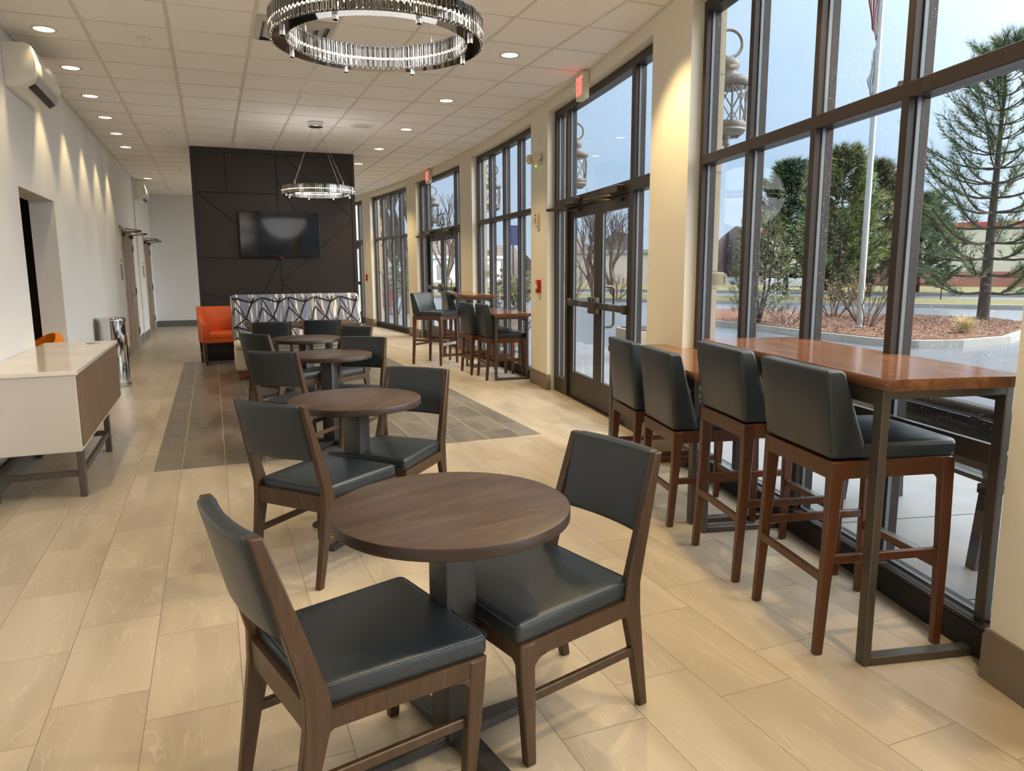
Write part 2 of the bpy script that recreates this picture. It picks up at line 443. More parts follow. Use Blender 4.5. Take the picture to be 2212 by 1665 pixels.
# ---- windows and glazed doors of the right wall
FD = .085                                  # inner face of the aluminium frame, from the wall's inner face
def bar(mb, s, w, z0, z1, d0=FD, d1=FD+.105):   # upright
    wbox(mb, s-w/2, s+w/2, d0, d1, z0, z1)
def rail(mb, s0, s1, z0, z1, d0=FD, d1=FD+.105): wbox(mb, s0, s1, d0, d1, z0, z1)
def pane(name, s0, s1, z0, z1, parent, mat=None, d=FD+.055):
    mb = MB(); wbox(mb, s0, s1, d, d+.008, z0, z1, 0, 9)
    return mb.build(name, mat or M['glass'], parent, smooth=0)
def gasket(mb, s0, s1, z0, z1):           # bright edge of the glazing bead at the far side of each pane
    wbox(mb, s1-.008, s1, FD+.038, FD+.055, z0, z1)
M['bead'] = plain('grey_glazing_bead', (118,124,130), .35, .4)
wn = dn = 0
def window(s0, s1):
    global wn; wn += 1
    r = struct('window_%d' % wn)
    f = MB(); g = MB(); ms = [s1-.025, s1-.665, s1-1.365, s1-2.06, s0+.025]
    for s in ms: bar(f, s, .045, .0, HEADZ)
    rail(f, s0, s1, 0, .13); rail(f, s0, s1, HEADZ-.075, HEADZ); rail(f, s0, s1, 2.14, 2.205)
    rail(f, s0, s1, .115, .13, FD-.018, FD)
    f.build('window_frame', M['frame'], r, bevel=.003, seg=1)
    sb = MB(); wbox(sb, s0+.001, s1-.001, FD-.015, FD, 0, .112); sb.build('sill_base', M['sillblack'], r, smooth=20)
    for a, b in zip(ms, ms[1:]):
        lo, hi = b+.0225, a-.0225
        for z0, z1 in ((.13, 2.14), (2.205, HEADZ-.075)):
            pane('pane', lo, hi, z0, z1, r)
            gasket(g, lo, hi, z0, z1); wbox(g, lo, hi, FD+.038, FD+.055, z0, z0+.010)
    g.build('glazing_bead', M['bead'], r, smooth=0)
    return r
def glazed_door(s0, s1, full=True):
    global dn; dn += 1
    r = struct('door_%d' % dn)
    f = MB(); g = MB(); a, b = s1-.40, s0+.62
    ma, mb_ = s1-.42, s0+.61
    for s, w in ((s1-.03,.055), (ma,.075), (mb_,.075), (s0+.03,.055)): bar(f, s, w, 0, HEADZ)
    rail(f, s0, s1, HEADZ-.075, HEADZ); rail(f, s0, s1, 2.10, 2.205)
    rail(f, ma, s1, 0, .18); rail(f, s0, mb_, 0, .18); rail(f, mb_, ma, 0, .012, FD, FD+.14)
    f.build('door_frame', M['frame'], r, bevel=.003, seg=1)
    for lo, hi in ((ma+.0375, s1-.0575), (s0+.0575, mb_-.0375)):
        for z0, z1 in ((.18, 2.10), (2.205, HEADZ-.075)):
            pane('pane', lo, hi, z0, z1, r); gasket(g, lo, hi, z0, z1)
    pane('pane', mb_+.0375, ma-.0375, 2.205, HEADZ-.075, r); gasket(g, mb_+.0375, ma-.0375, 2.205, HEADZ-.075)
    g.build('glazing_bead', M['bead'], r, smooth=0)
    lo, hi = mb_+.042, ma-.042; mid = (lo+hi)/2
    for q, (l0, l1) in enumerate(((mid+.002, hi), (lo, mid-.002))):
        lf = MB(); st = .105; d0, d1 = FD+.03, FD+.075
        wbox(lf, l0, l0+st, d0, d1, .014, 2.095); wbox(lf, l1-st, l1, d0, d1, .014, 2.095)
        wbox(lf, l0+st, l1-st, d0, d1, .014, .30); wbox(lf, l0+st, l1-st, d0, d1, 1.98, 2.095)
        leaf = lf.build('door_leaf', M['frame'], r, bevel=.003, seg=1)
        gp = MB(); wbox(gp, l0+st, l1-st, FD+.05, FD+.058, .30, 1.98, 0, 9); gp.build('glass', M['clear'], leaf, smooth=0)
        gb = MB(); wbox(gb, l1-st-.012, l1-st, FD+.036, FD+.05, .30, 1.98); gb.build('glazing_bead', M['bead'], leaf, smooth=0)
        if full:
            hd = MB(); c0, c1 = (l0+.02, l1-.03) if q == 0 else (l0+.03, l1-.02)
            wbox(hd, c0, c1, d0-.055, d0-.015, 1.04, 1.105)
            e = l0 if q == 0 else l1-.09
            wbox(hd, e, e+.09, d0-.075, d0, .99, 1.155)
            e2 = l1-.09 if q == 0 else l0
            wbox(hd, e2, e2+.09, d0-.06, d0, 1.03, 1.115)
            hd.build('push_bar', M['closer'], leaf, bevel=.008)
            if q == 1:
                pl = MB(); x = l1-.06; pts = [(.0,.86),(.075,.86),(.10,.885),(.10,1.235),(.075,1.26),(0,1.26)]
                pl.tube([W(x-.02, d1+p, z) for p, z in pts], .014, 8); pl.build('pull_handle', M['closer'], leaf)
            cl = MB(); s = l1-.22 if q == 0 else l0+.42
            s = l1-.28 if q == 0 else l0+.28
            wbox(cl, s-.16, s+.16, FD-.075, FD, 2.115, 2.175)
            elbow = l0+.10 if q == 0 else l1-.1
            elbow = s+.42 if q == 0 else s+.40
            cl.tube([W(s, FD-.04, 2.10), W(elbow, FD-.20, 2.085)], .011, 6); cl.tube([W(elbow, FD-.20, 2.075), W(s+.02, d0-.01, 2.06)], .010, 6)
            wbox(cl, s-.06, s+.09, d0-.03, d0, 2.045, 2.075)
            cl.build('door_closer', M['closer'], leaf, bevel=.004, seg=1)
    return r
doors = []
for a, b, k in OPEN:
    if k == 'w': window(a, b)
    else: doors.append((glazed_door(a, b), a, b))
# house number on the glass over the far entrance, reading from outside
vs, fs = text_mesh('2300', .30, .003); mb = MB()
mb.add([W(.13+v[0], FD+.0515+v[2], 2.355+v[1]*1.18) for v in vs], fs)
num = mb.build('house_number', M['black'], smooth=0)
tag(num, 'black house number 2300 on the glass over the far entrance, seen reversed', 'sign')

# ---- feature wall with its panel joints
DX0, DX1, DY = -.188, 2.31, 12.65
mb = MB(); mb.box(DX0, DX1, DY, DY+.75, 0, CZ+.02)
mb.box(DX0, DX0+.055, DY-.012, DY, 0, CZ); mb.box(DX1-.055, DX1, DY-.012, DY, 0, CZ); mb.box(DX0+.055, DX1-.055, DY-.012, DY, CZ-.07, CZ); 
for (x0, z0), (x1, z1) in (((.307,3.25),(.308,2.645)),((-.132,2.641),(1.068,2.637)),((1.067,3.25),(1.068,2.368)),((1.068,2.368),(1.068,1.10)),((-.132,2.635),(1.064,1.622)),((1.169,3.25),(2.258,2.28)),((1.075,2.847),(1.40,2.28)),
    ((2.258,2.270),(1.075,1.245)),((-.132,1.639),(1.061,1.612)),((1.058,1.610),(.60,.75)),((1.070,1.228),(1.60,.77)),((-.132,1.077),(1.05,.80)),((1.068,1.1),(1.068,.13))):
    mb.beam((x0,DY-.0015,z0), (x1,DY-.0015,z1), .003, .017, side=(0,1,0), mi=1)
for x in (DX0+.058, DX1-.058): mb.box(x-.004, x+.004, DY-.003, DY+.001, .1, CZ-.07, 1)
mb.box(DX0+.055, DX1-.055, DY-.003, DY+.001, CZ-.076, CZ-.068, 1)
mb.box(DX0, DX1, DY-.014, DY, 0, .12, 1)
tag(mb.build('wall_feature', [M['darkpanel'], M['groove']], smooth=0), kind='structure')

# ---- double doors of the left wall
def wall_doors(y0, y1, x, n):
    r = struct('door_%d' % n)
    f = MB(); f.box(x-.01, x+.016, y0-.05, y0, 0, 2.20); f.box(x-.01, x+.016, y1, y1+.05, 0, 2.20); f.box(x-.01, x+.016, y0-.05, y1+.05, 2.15, 2.20)
    f.build('door_frame', M['cream_plastic'], r, bevel=.003)
    m = (y0+y1)/2
    for q, (a, b) in enumerate(((y0, m-.002), (m+.002, y1))):
        leaf = MB().box(x-.03, x+.006, a+.002, b-.002, .008, 2.148).build('door_leaf', M['doorwood'], r, bevel=.002)
        h = MB(); yy = b-.07 if q == 0 else a+.07
        if q == 1:
            h.box(x+.006, x+.018, yy-.03, yy+.03, .86, 1.14); h.tube([(x+.015,yy,.98),(x+.065,yy,.98),(x+.068,yy+.11,.98)], .010, 8)
            h.build('lever_handle', M['steel'], leaf, bevel=.002)
        g = MB()
        e = a+.004 if q == 0 else b-.004
        for z in (.28, 1.05, 1.86): g.box(x+.004, x+.022, e-.03, e+.03, z-.06, z+.06)
        g.build('hinge', M['closer'], leaf)
        c = MB(); s = a+.30 if q == 0 else b-.30
        c.box(x+.008, x+.06, s-.11, s+.11, 2.03, 2.09); c.tube([(x+.04,s,2.10),(x+.30,s+.05,2.12)], .011, 6); c.tube([(x+.30,s+.05,2.13),(x+.03,s+.25,2.17)], .009, 6)
        c.build('door_closer', M['closer'], leaf, bevel=.004)
wall_doors(14.26, 16.14, XL+.001, 5)
wall_doors(18.36, 20.10, XL+.031, 6)

# ------------------------------------------------------------------ furniture
def fillet(mb, cx, cz, r, sx, sz, t0, t1, place, mi=0):
    # concave quarter bracket in the corner (cx, cz); sx, sz point into the open side
    k = 6; pts = [(cx, cz)]
    for i in range(k+1):
        a = PI/2*i/k; pts.append((cx+sx*(r-r*math.sin(a)), cz+sz*(r-r*math.cos(a))))
    mb.extr(pts, lambda a, b: place(t0, a, b), lambda a, b: place(t1, a, b), mi)
yz = lambda x, y, z: (x, y, z)
xz = lambda y, x, z: (x, y, z)

def make_cafe_chair():
    t = thing('cafe_chair', '', 'chair')
    for sg in (-1, 1):
        # rear leg and back post in one piece
        prof = [(-.292,0),(-.262,.20),(-.240,.36),(-.238,.45),(-.338,.862),(-.306,.862),(-.178,.46),(-.168,.40),(-.176,.345),(-.214,.20),(-.258,0)]
        xo = lambda z: (.214 + .010*min(1, z/.4)) if z < .4 else .224-.014*(z-.4)/.46
        MB().extr(prof, lambda y, z: (sg*xo(z), y, z), lambda y, z: (sg*(xo(z)-.030), y, z)).build('leg', M['chairwood'], t, bevel=.004, seg=1)
        prof = [(.198,0),(.232,0),(.262,.30),(.268,.398),(.212,.398),(.210,.30)]
        MB().extr(prof, lambda y, z: (sg*(.236+.014*z/.4), y, z), lambda y, z: (sg*(.206+.012*z/.4), y, z)).build('leg', M['chairwood'], t, bevel=.004, seg=1)
        MB().beam((sg*.220,.222,.212), (sg*.205,-.215,.212), .019, .030).build('stretcher', M['chairwood'], t, bevel=.003, seg=1)
    f = MB()
    for sg in (-1, 1):
        f.hexa([(sg*.247,.262,.348),(sg*.222,.262,.348),(sg*.196,-.20,.348),(sg*.221,-.20,.348)], [(sg*.250,.266,.402),(sg*.225,.266,.402),(sg*.197,-.20,.402),(sg*.222,-.20,.402)])
        st = len(f.v); fillet(f, .218, .349, .05, -1, -1, .222, .246, lambda t_, a, b: (sg*t_, a, b))
        fillet(f, -.188, .349, .035, 1, -1, .197, .220, lambda t_, a, b: (sg*t_, a, b))
        fillet(f, .224, .349, .045, -1, -1, .240, .262, lambda t_, a, b: (sg*a, t_, b))
    f.box(-.235, .235, .241, .266, .348, .402); f.box(-.205, .205, -.232, -.200, .348, .425); f.box(-.215,.215,-.20,.24,.375,.398)
    f.build('seat_frame', M['chairwood'], t, bevel=.003, seg=1)
    tr = lambda x, y, z: (x*(1.0-.155*(.5-y/.49)*1.0), y+.033, z+.430)
    s = MB().pad(.247, .243, .034, .022, .012, tr).build('seat', M['leather'], t, smooth=50)
    p = MB(); pts = []
    for cx, cy in ((1,1),(-1,1),(-1,-1),(1,-1)):
        for k in range(5):
            a = math.atan2(cy, cx)-PI/4+PI/2*k/4
            x = cx*.227+.0205*math.cos(a); y = cy*.223+.0205*math.sin(a); pts.append(tr(x, y, .0255))
    p.tube(pts, .0028, 6, True); p.build('piping', M['leather'], s)
    # back pad between the posts, leaning with them and bowed backwards
    def wp(x, y, z):
        zz = .733+z; lean = -.238-(zz-.45)*.243
        return (x*(1-.02*(z+.13)/.26), lean+y+.012-.020*(1-(x/.19)**2), zz)
    b2 = MB().pad(.193, .131, .025, .016, .006, lambda x, y, z: wp(x, z*1.0, y))
    bp = b2.build('backrest', M['leather'], t, smooth=50)
    for sx in (-1, 1): MB().tube([wp(sx*.178, -.020, z) for z in (-.12,-.06,0,.06,.12)], .0018, 5).build('seam', M['leather'], bp)
    return t
chair0 = make_cafe_chair()
GC = 'cafe chairs at the small tables'
chairs = [
 (.311,1.929,15.0,'dark leather cafe chair nearest the camera, left of the front round table'),
 (.935,2.071,194.0,'dark leather cafe chair right of the front round table, its back to the windows'),
 (.447,3.603,40.8,'dark leather cafe chair left of the second round table, seen from behind'),
 (.887,4.016,226.0,'dark leather cafe chair right of the second round table, facing the camera'),
 (.571,5.803,51.5,'dark leather cafe chair left of the third round table, seen from behind'),
 (1.019,6.151,235.0,'dark leather cafe chair right of the third round table, facing the camera'),
 (.594,7.354,34.6,'dark leather cafe chair left of the farthest round table'),
 (1.115,7.489,216.0,'dark leather cafe chair right of the farthest round table'),
 (.62,9.037,86.5,'dark leather cafe chair at the left square table before the banquette'),
 (1.196,9.148,86.5,'dark leather cafe chair at the right square table before the banquette')]
for i, (x, y, a, lb) in enumerate(chairs):
    if i == 0: chair0.location = (x,y,0); chair0.rotation_euler = (0,0,R(a-90)); tag(chair0, lb, 'chair', GC)
    else: dup(chair0, (x,y,0), R(a-90), lb)

def make_round_table():
    t = thing('round_table', '', 'table')
    rr = .353
    tp = MB().lathe([(0,.760),(rr-.004,.760),(rr-.001,.758)], 72).build('tabletop', M['tabletop'], t, smooth=40)
    MB().lathe([(rr-.001,.758),(rr,.756),(rr,.727),(rr-.003,.724),(0,.724)], 72).build('edge_band', M['tableedge'], tp, smooth=40)
    MB().box(-.052,.052,-.052,.052,.03,.712).build('column', M['colmetal'], t, bevel=.004)
    MB().box(-.15,.15,-.15,.15,.712,.724).build('mounting_plate', M['colmetal'], t)
    b = MB()
    for k in range(4):
        a = R(90*k); c, s = math.cos(a), math.sin(a); o = len(b.v)
        b.hexa([(0,-.036,.008),(.30,-.030,.008),(.30,.030,.008),(0,.036,.008)], [(0,-.036,.046),(.295,-.026,.030),(.295,.026,.030),(0,.036,.046)])
        b.box(.262,.297,-.024,.024,0,.01); b.xf(Matrix.Rotation(a, 4, 'Z'), o)
    b.build('base', M['colmetal'], t, bevel=.003, seg=1)
    return t
rt0 = make_round_table()
GT = 'round cafe tables in a row'
for i, (x, y, a, lb) in enumerate([(.615,2.005,14,'round dark walnut cafe table nearest the camera'),(.68,3.94,48,'second round dark walnut cafe table from the camera'),
        (.855,6.14,52,'third round dark walnut cafe table from the camera'),(.85,7.70,36,'farthest round dark walnut cafe table, in front of the square tables')]):
    if i == 0: rt0.location = (x,y,0); rt0.rotation_euler = (0,0,R(a)); tag(rt0, lb, 'table', GT)
    else: dup(rt0, (x,y,0), R(a), lb)

def make_square_table():
    t = thing('square_table', '', 'table')
    MB().box(-.335,.335,-.40,.40,.728,.76).build('tabletop', M['tabletop'], t, bevel=.002, seg=1)
    MB().box(-.045,.045,-.045,.045,.03,.72).build('column', M['colmetal'], t, bevel=.003)
    MB().box(-.14,.14,-.14,.14,.716,.728).build('mounting_plate', M['colmetal'], t)
    MB().box(-.28,.28,-.035,.035,.0,.035).box(-.035,.035,-.28,.28,0,.035).build('base', M['colmetal'], t, bevel=.003)
    return t
st0 = make_square_table(); st0.location = (.70,9.86,0); tag(st0, 'left of the two square tables along the patterned banquette', 'table', 'square tables at the banquette')
dup(st0, (1.385,9.86,0), 0, 'right of the two square tables along the patterned banquette')

def make_stool(tall):
    fz, bz, tz = (.748, .752, 1.083) if tall else (.548, .552, .985)
    t = thing('bar_stool', '', 'stool'); wm = M['stoolwood']
    for sg in (-1, 1):
        MB().extr([(-.286,0),(-.252,0),(-.222,fz*.6),(-.205,fz),(-.262,fz),(-.266,fz*.6)], lambda y, z: (sg*(.246-.006*z/fz), y, z), lambda y, z: (sg*(.246-.030-.014*z/fz), y, z)).build('leg', wm, t, bevel=.004, seg=1)
        MB().extr([(.212,0),(.244,0),(.252,fz*.6),(.248,fz-.012),(.236,fz),(.196,fz),(.204,fz*.6)], lambda y, z: (sg*(.252-.014*z/fz), y, z), lambda y, z: (sg*(.222-.020*z/fz), y, z)).build('leg', wm, t, bevel=.004, seg=1)
        z = .372 if tall else .262
        MB().beam((sg*.228,.222,z-.0), (sg*.228,-.25,z), .020, .034).build('stretcher', wm, t, bevel=.003, seg=1)
    z = .300 if tall else .215
    MB().beam((-.23,-.262,z-.0), (.23,-.262,z), .034, .020, side=(0,0,1)).build('stretcher', wm, t, bevel=.003, seg=1)
    z = .318 if tall else .215
    fb = MB().beam((-.235,.226,z), (.235,.226,z), .036, .022, side=(0,0,1)).build('footrest', wm, t, bevel=.003, seg=1)
    MB().box(-.19,.19,.213,.241,z+.0165,z+.0215).box(-.19,.19,.2365,.241,z-.02,z+.0215).build('kick_plate', M['steel'], fb)
    f = MB()
    for sg in (-1, 1):
        f.box(sg*.238, sg*.212, -.255, .22, fz-.066, fz)
        fillet(f, .200, fz-.065, .05, -1, -1, .214, .237, lambda t_, a, b: (sg*t_, a, b))
        fillet(f, -.222, fz-.065, .04, 1, -1, .214, .237, lambda t_, a, b: (sg*t_, a, b))
    f.box(-.225,.225,-.262,-.236,fz-.066,fz); f.box(-.225,.225,.216,.242,fz-.066,fz-.004)
    f.box(-.21,.21,-.23,.215,fz-.045,fz-.01)
    f.build('seat_frame', wm, t, bevel=.003, seg=1)
    s = MB().pad(.234,.198,.036,.020,.016, lambda x, y, z: (x, y+.056, z+fz+.030)).build('seat', M['leather'], t, smooth=50)
    p = MB(); pts = []
    for cx, cy in ((1,1),(-1,1),(-1,-1),(1,-1)):
        for k in range(5):
            a = math.atan2(cy, cx)-PI/4+PI/2*k/4
            pts.append((cx*.214+.019*math.cos(a), cy*.178+.019*math.sin(a)+.056, fz+.030+.018))
    p.tube(pts, .0028, 6, True); p.build('piping', M['leather'], s)
    hb = (tz-bz)/2
    def wp(x, y, z):                      # wedge: deep at the seat, thin at the top, leaning back
        u = (z+hb)/(2*hb); yr = -.262-.040*u; yf = -.105-.128*u
        return (x*(1+.045*u), yr+(yf-yr)*(y+.05)/.10-.010*(1-(x/.24)**2)*u, bz+hb+z)
    b = MB().pad(.236,.05,hb,.018,0, wp, n=6).build('backrest', M['leather'], t, smooth=50)
    for q in ([wp(-.225,-.036,hb-.0045), wp(0,-.036,hb-.0045), wp(.225,-.036,hb-.0045)], [wp(x, -.037, z) for x, z in ((.22,hb-.02),(.22,0),(.22,-hb+.02))], [wp(x, -.037, z) for x, z in ((-.22,hb-.02),(-.22,0),(-.22,-hb+.02))]):
        MB().tube(q, .0022, 5).build('piping', M['leather'], b)
    return t
tall = make_stool(True); low = make_stool(False)
GB = 'bar stools along the windows'
stools = [(tall,2.347,2.131,-12.3,'tall dark leather bar stool nearest the camera at the window bar table'),
 (tall,2.489,2.773,-12.8,'tall dark leather bar stool, second from the camera at the window bar table'),
 (low,2.624,3.513,-12.4,'lower dark leather stool just beyond the tall near stools, third from the camera'),
 (low,2.736,4.097,-12.4,'lower dark leather stool beside the near glass doors, fourth from the camera'),
 (tall,3.146,10.864,-49.0,'tall dark leather stool turned sideways, showing its seat, in the far stool group'),
 (tall,3.735,11.36,-4.7,'tall dark leather stool behind the sideways one, against the far tall bar table'),
 (low,3.50,9.657,-2.0,'lower dark leather stool, left one of the pair at the far low bar table'),
 (low,3.540,9.105,-5.3,'lower dark leather stool, right one of the pair at the far low bar table')]
used = set()
for src, x, y, a, lb in stools:
    if id(src) not in used:
        used.add(id(src)); src.location = (x,y,0); src.rotation_euler = (0,0,R(a-90)); tag(src, lb, 'stool', GB)
    else: dup(src, (x,y,0), R(a-90), lb)

def make_bar_table(depth, length, top, label, loc, ang, group):
    # origin at the near front corner on the floor; local x = depth (towards the windows), local y = length
    t = thing('bar_table', label, 'table', loc, R(ang), group); lm = M['legmetal']; u = top-.042
    tp = MB().prism([(.0,.012),(.012,0),(depth,0),(depth,length),(.012,length),(0,length-.012)], u+.001, top).build('tabletop', M['bartop'], t, bevel=.0015, seg=1)
    for y in (.03, length-.075):
        f = MB(); w = .028; d = .050; x0, x1 = .008, depth-.055
        f.box(x0, x0+w*1.1, y, y+d, 0, u); f.box(x1, x1+w*1.1, y, y+d, 0, u); f.box(x0+w*1.1, x1, y, y+d, 0, .032); f.box(x0+w*1.1, x1, y, y+d, u-.032, u)
        f.build('leg', lm, t, bevel=.003, seg=1)
    a = MB(); a.box(.012,.040,.08,length-.075,u-.06,u); a.box(depth-.05,depth-.02,.08,length-.075,u-.06,u); a.build('apron', lm, t, bevel=.002, seg=1)
    z = .77 if top > 1 else .58
    MB().box(depth-.052,depth-.027,.08,length-.075,z-.05,z+.03).build('crossbar', lm, t, bevel=.002, seg=1)
    return t
GBT = 'window bar tables'
make_bar_table(.55,1.50,1.068,'tall chestnut bar table nearest the camera, by the rain-specked windows',(2.105,1.795,0),-12.3,GBT)
make_bar_table(.54,1.52,.874,'lower chestnut bar table beyond the near tall one, beside the near glass doors',(2.425,3.30,0),-11.0,GBT)
make_bar_table(.49,1.42,.868,'lower chestnut bar table under the four-light window in mid room',(3.335,8.80,0),-4.5,GBT)
make_bar_table(.47,1.50,1.06,'far tall chestnut bar table before the far glass doors',(3.44,10.29,0),-3.5,GBT)

# ---- banquette
def sofa_material():
    m = Mat('streaked_upholstery'); m.set(.8,0,.3)
    v = m.obj((1,.2,1)); mp = m.node('ShaderNodeMapping'); mp.inputs['Scale'].default_value = (34,1,2.3); m.link(v, mp.inputs['Vector'])
    n = m.noise(mp.outputs[0], 1.0, 1, .3); n2 = m.noise(mp.outputs[0], .63, 1, .3)
    a = m.ramp(n, [(.40, lin(150,150,150)), (.43, lin(226,216,202)), (.52, lin(226,216,202)), (.55, lin(106,118,150))])
    b = m.ramp(n2, [(.45, (0,0,0,1)), (.48, (1,1,1,1))])
    m.col(m.mix(b, a, lin(120,124,138))); return m.m
M['sofa'] = sofa_material(); M['sofaline'] = plain('black_print', (18,18,22), .8)
t = thing('banquette', 'long banquette with black zigzag print back and cream seat before the dark wall', 'sofa', (.23,10.24,0))
SX = 1.82
MB().box(0,SX,.0,.70,.12,.40).build('base', M['sofa_cream'], t, bevel=.03, seg=3)
MB().pad(SX/2,.35,.04,.03,.006,lambda x, y, z: (x+SX/2, y+.35, z+.435)).build('seat', M['sofa_cream'], t, smooth=50)
def sback(u, v): return (u, .66+v*.36, .40+v*.69)      # face of the back: u metres across, v 0..1 up
b = MB()
def wpb(x, y, z):
    v = (z+.345)/.69; p = sback(x+SX/2, v); return (p[0], p[1]+(y+.09)*1.0, p[2])
b.pad(SX/2,.09,.345,.05,0,wpb,n=10)
A_, E_ = (0,0), (0,-.14); B_, C_, D_ = (.235,-.075), (.37,0), (.145,-.285)
cell = [(A_,B_,.020),(B_,C_,.020),(A_,D_,.010),(A_,E_,.006),(E_,(.16,-.32),.013),(B_,D_,.019),(D_,(.23,-.39),.015),(D_,(-.03,-.42),.015),((.37,-.145),(.235,-.39),.006),((.37,-.145),(.29,-.385),.013),(B_,(.135,.075),.012),(B_,(.30,.085),.018)]
for i in range(-1, 6):
    for j in range(0, 3):
        for (x0, z0), (x1, z1), w in cell:
            p = Vector((x0+.05+.37*i, 1.05-.40*j+z0)); q = Vector((x1+.05+.37*i, 1.05-.40*j+z1))
            # clip to the face
            lo, hi = 0.0, 1.0; d = q-p
            for k, mn, mx in ((0,.02,SX-.02),(1,.47,1.045)):
                if abs(d[k]) < 1e-9:
                    if not mn <= p[k] <= mx: lo = 2
                else:
                    ta, tb = (mn-p[k])/d[k], (mx-p[k])/d[k]
                    if ta > tb: ta, tb = tb, ta
                    lo = max(lo, ta); hi = min(hi, tb)
            if hi-lo < .05: continue
            a, c = p+d*lo, p+d*hi
            n_ = Vector((-(c-a).y, (c-a).x)).normalized()*w/2
            w *= 1.35; n_ *= 1.35
            f = lambda P, off: (sback(P.x, (P.y-.40)/.69)[0], sback(P.x, (P.y-.40)/.69)[1]-off, P.y)
            b.add([f(a-n_,.004), f(c-n_*.7,.004), f(c+n_*.7,.004), f(a+n_,.004), f(a-n_,-.004), f(c-n_*.7,-.004), f(c+n_*.7,-.004), f(a+n_,-.004)],
                  [(0,1,2,3),(7,6,5,4),(0,4,5,1),(1,5,6,2),(2,6,7,3),(3,7,4,0)], 1)
b.build('backrest', [M['sofa'], M['sofaline']], t, smooth=50)
for x in (.03, SX-.15):
    for y in (.04, .58): MB().extr([(0,.12),(.12,.12),(.12,.07),(.07,.0),(0,0)], lambda a, c: (x+a, y, c), lambda a, c: (x+a, y+.08, c)).build('foot', M['warmwood'], t, bevel=.003)

# ---- orange armchair
t = thing('armchair', 'orange leather armchair between the banquette and the dark wall', 'chair', (.115,12.31,0), R(8))
om = M['orange']
b = MB(); b.pad(.30,.04,.24,.03,0,lambda x, y, z: (x, .215+y+.06*(z+.24)/.48, .64+z)); b.build('backrest', om, t, smooth=50)
for sg in (-1, 1):
    a = MB(); pr = [(-.25,.34),(-.25,.62),(-.235,.645),(-.20,.655),(-.05,.675),(.10,.76),(.20,.88),(.28,.885),(.245,.34)]
    a.extr(pr, lambda y, z: (sg*.335, y, z), lambda y, z: (sg*.262, y, z)); a.build('arm', om, t, bevel=.018, seg=3)
MB().box(-.262,.262,-.24,.21,.34,.42).build('seat_base', om, t, bevel=.01)
MB().pad(.262,.235,.05,.03,.015,lambda x, y, z: (x, y-.015, z+.445)).build('seat', om, t, smooth=50)
for sg in (-1, 1):
    for y0, y1 in ((-.235,-.225),(.225,.265)):
        MB().beam((sg*.30,y0,.35), (sg*.29,y1,0), .045, .045, .03, .03).build('leg', M['chairwood'], t, bevel=.003)
    MB().beam((sg*.295,-.22,.15), (sg*.295,.235,.15), .02, .03).build('stretcher', M['chairwood'], t)
# ---- amber tub chair glimpsed through the wall opening
t = thing('tub_chair', 'amber tub chair half seen through the opening in the left wall', 'chair', (-1.70,8.02,0), R(-60))
b = MB(); n = 15; pr = []
for k in range(n+1):
    a = R(-20+220*k/n); pr.append(a)
vs = []; hgt = lambda a: .86-.16*abs(math.cos(a))**2
ring = []
for a in pr:
    c, s = math.cos(a), math.sin(a); h = hgt(a)
    ring.append([(.27*c,.27*s,.32), (.33*c,.33*s,.32), (.36*c,.36*s,h-.03), (.345*c,.345*s,h), (.30*c,.30*s,h), (.285*c,.285*s,h-.03)])
fs = []
for i in range(n):
    for j in range(6): fs.append((i*6+j, (i+1)*6+j, (i+1)*6+(j+1) % 6, i*6+(j+1) % 6))
fs.append(tuple(range(6))); fs.append(tuple(n*6+j for j in range(6)))
b.add([p for r_ in ring for p in r_], fs); b.build('backrest', M['amber'], t, smooth=50)
MB().lathe([(0,.30),(.27,.30),(.275,.42),(.25,.46),(0,.47)], 28).build('seat', M['amber'], t, smooth=50)
for k in range(4): MB().beam((.2*math.cos(R(45+90*k)),.2*math.sin(R(45+90*k)),.31), (.24*math.cos(R(45+90*k)),.24*math.sin(R(45+90*k)),0), .04, .04, .025, .025).build('leg', M['chairwood'], t)

# ---- white cabinet by the left wall
t = thing('credenza', 'white cabinet with pale stone top and wood end panel on metal legs by left wall', 'cabinet', (-1.38,5.26,0))
dk = M['desk']
MB().box(.005,.545,.0,2.14,.308,.80).build('body', dk, t, bevel=.002, seg=1)
MB().box(.546,.556,.028,2.112,.335,.790).build('end_panel', M['panelwood'], t, bevel=.001, seg=1)
M['quartz'] = plain('veined_quartz', (226,214,200), .12, var=.05, vscale=3)
top = MB().box(0,.562,-.012,2.15,.801,.829).build('stone_top', M['quartz'], t, bevel=.003, seg=1)
MB().lathe([(0,.8295),(.045,.8295),(.05,.831),(.05,.833),(.036,.834),(.03,.8325),(0,.8325)], 24, (.40,1.92,0)).build('cable_grommet', M['steel'], top)
for x in (.505, .02):
    for y in (.03, 1.30): MB().box(x, x+.04, y, y+.055, 0, .308).build('leg', M['legmetal'], t, bevel=.003, seg=1)
r_ = MB(); r_.box(.512,.538,.085,1.30,.135,.175); r_.box(.027,.053,.085,1.30,.135,.175); r_.box(.06,.505,.045,.07,.135,.175); r_.box(.06,.505,1.315,1.34,.135,.175)
r_.build('stretcher', M['legmetal'], t, bevel=.002, seg=1)

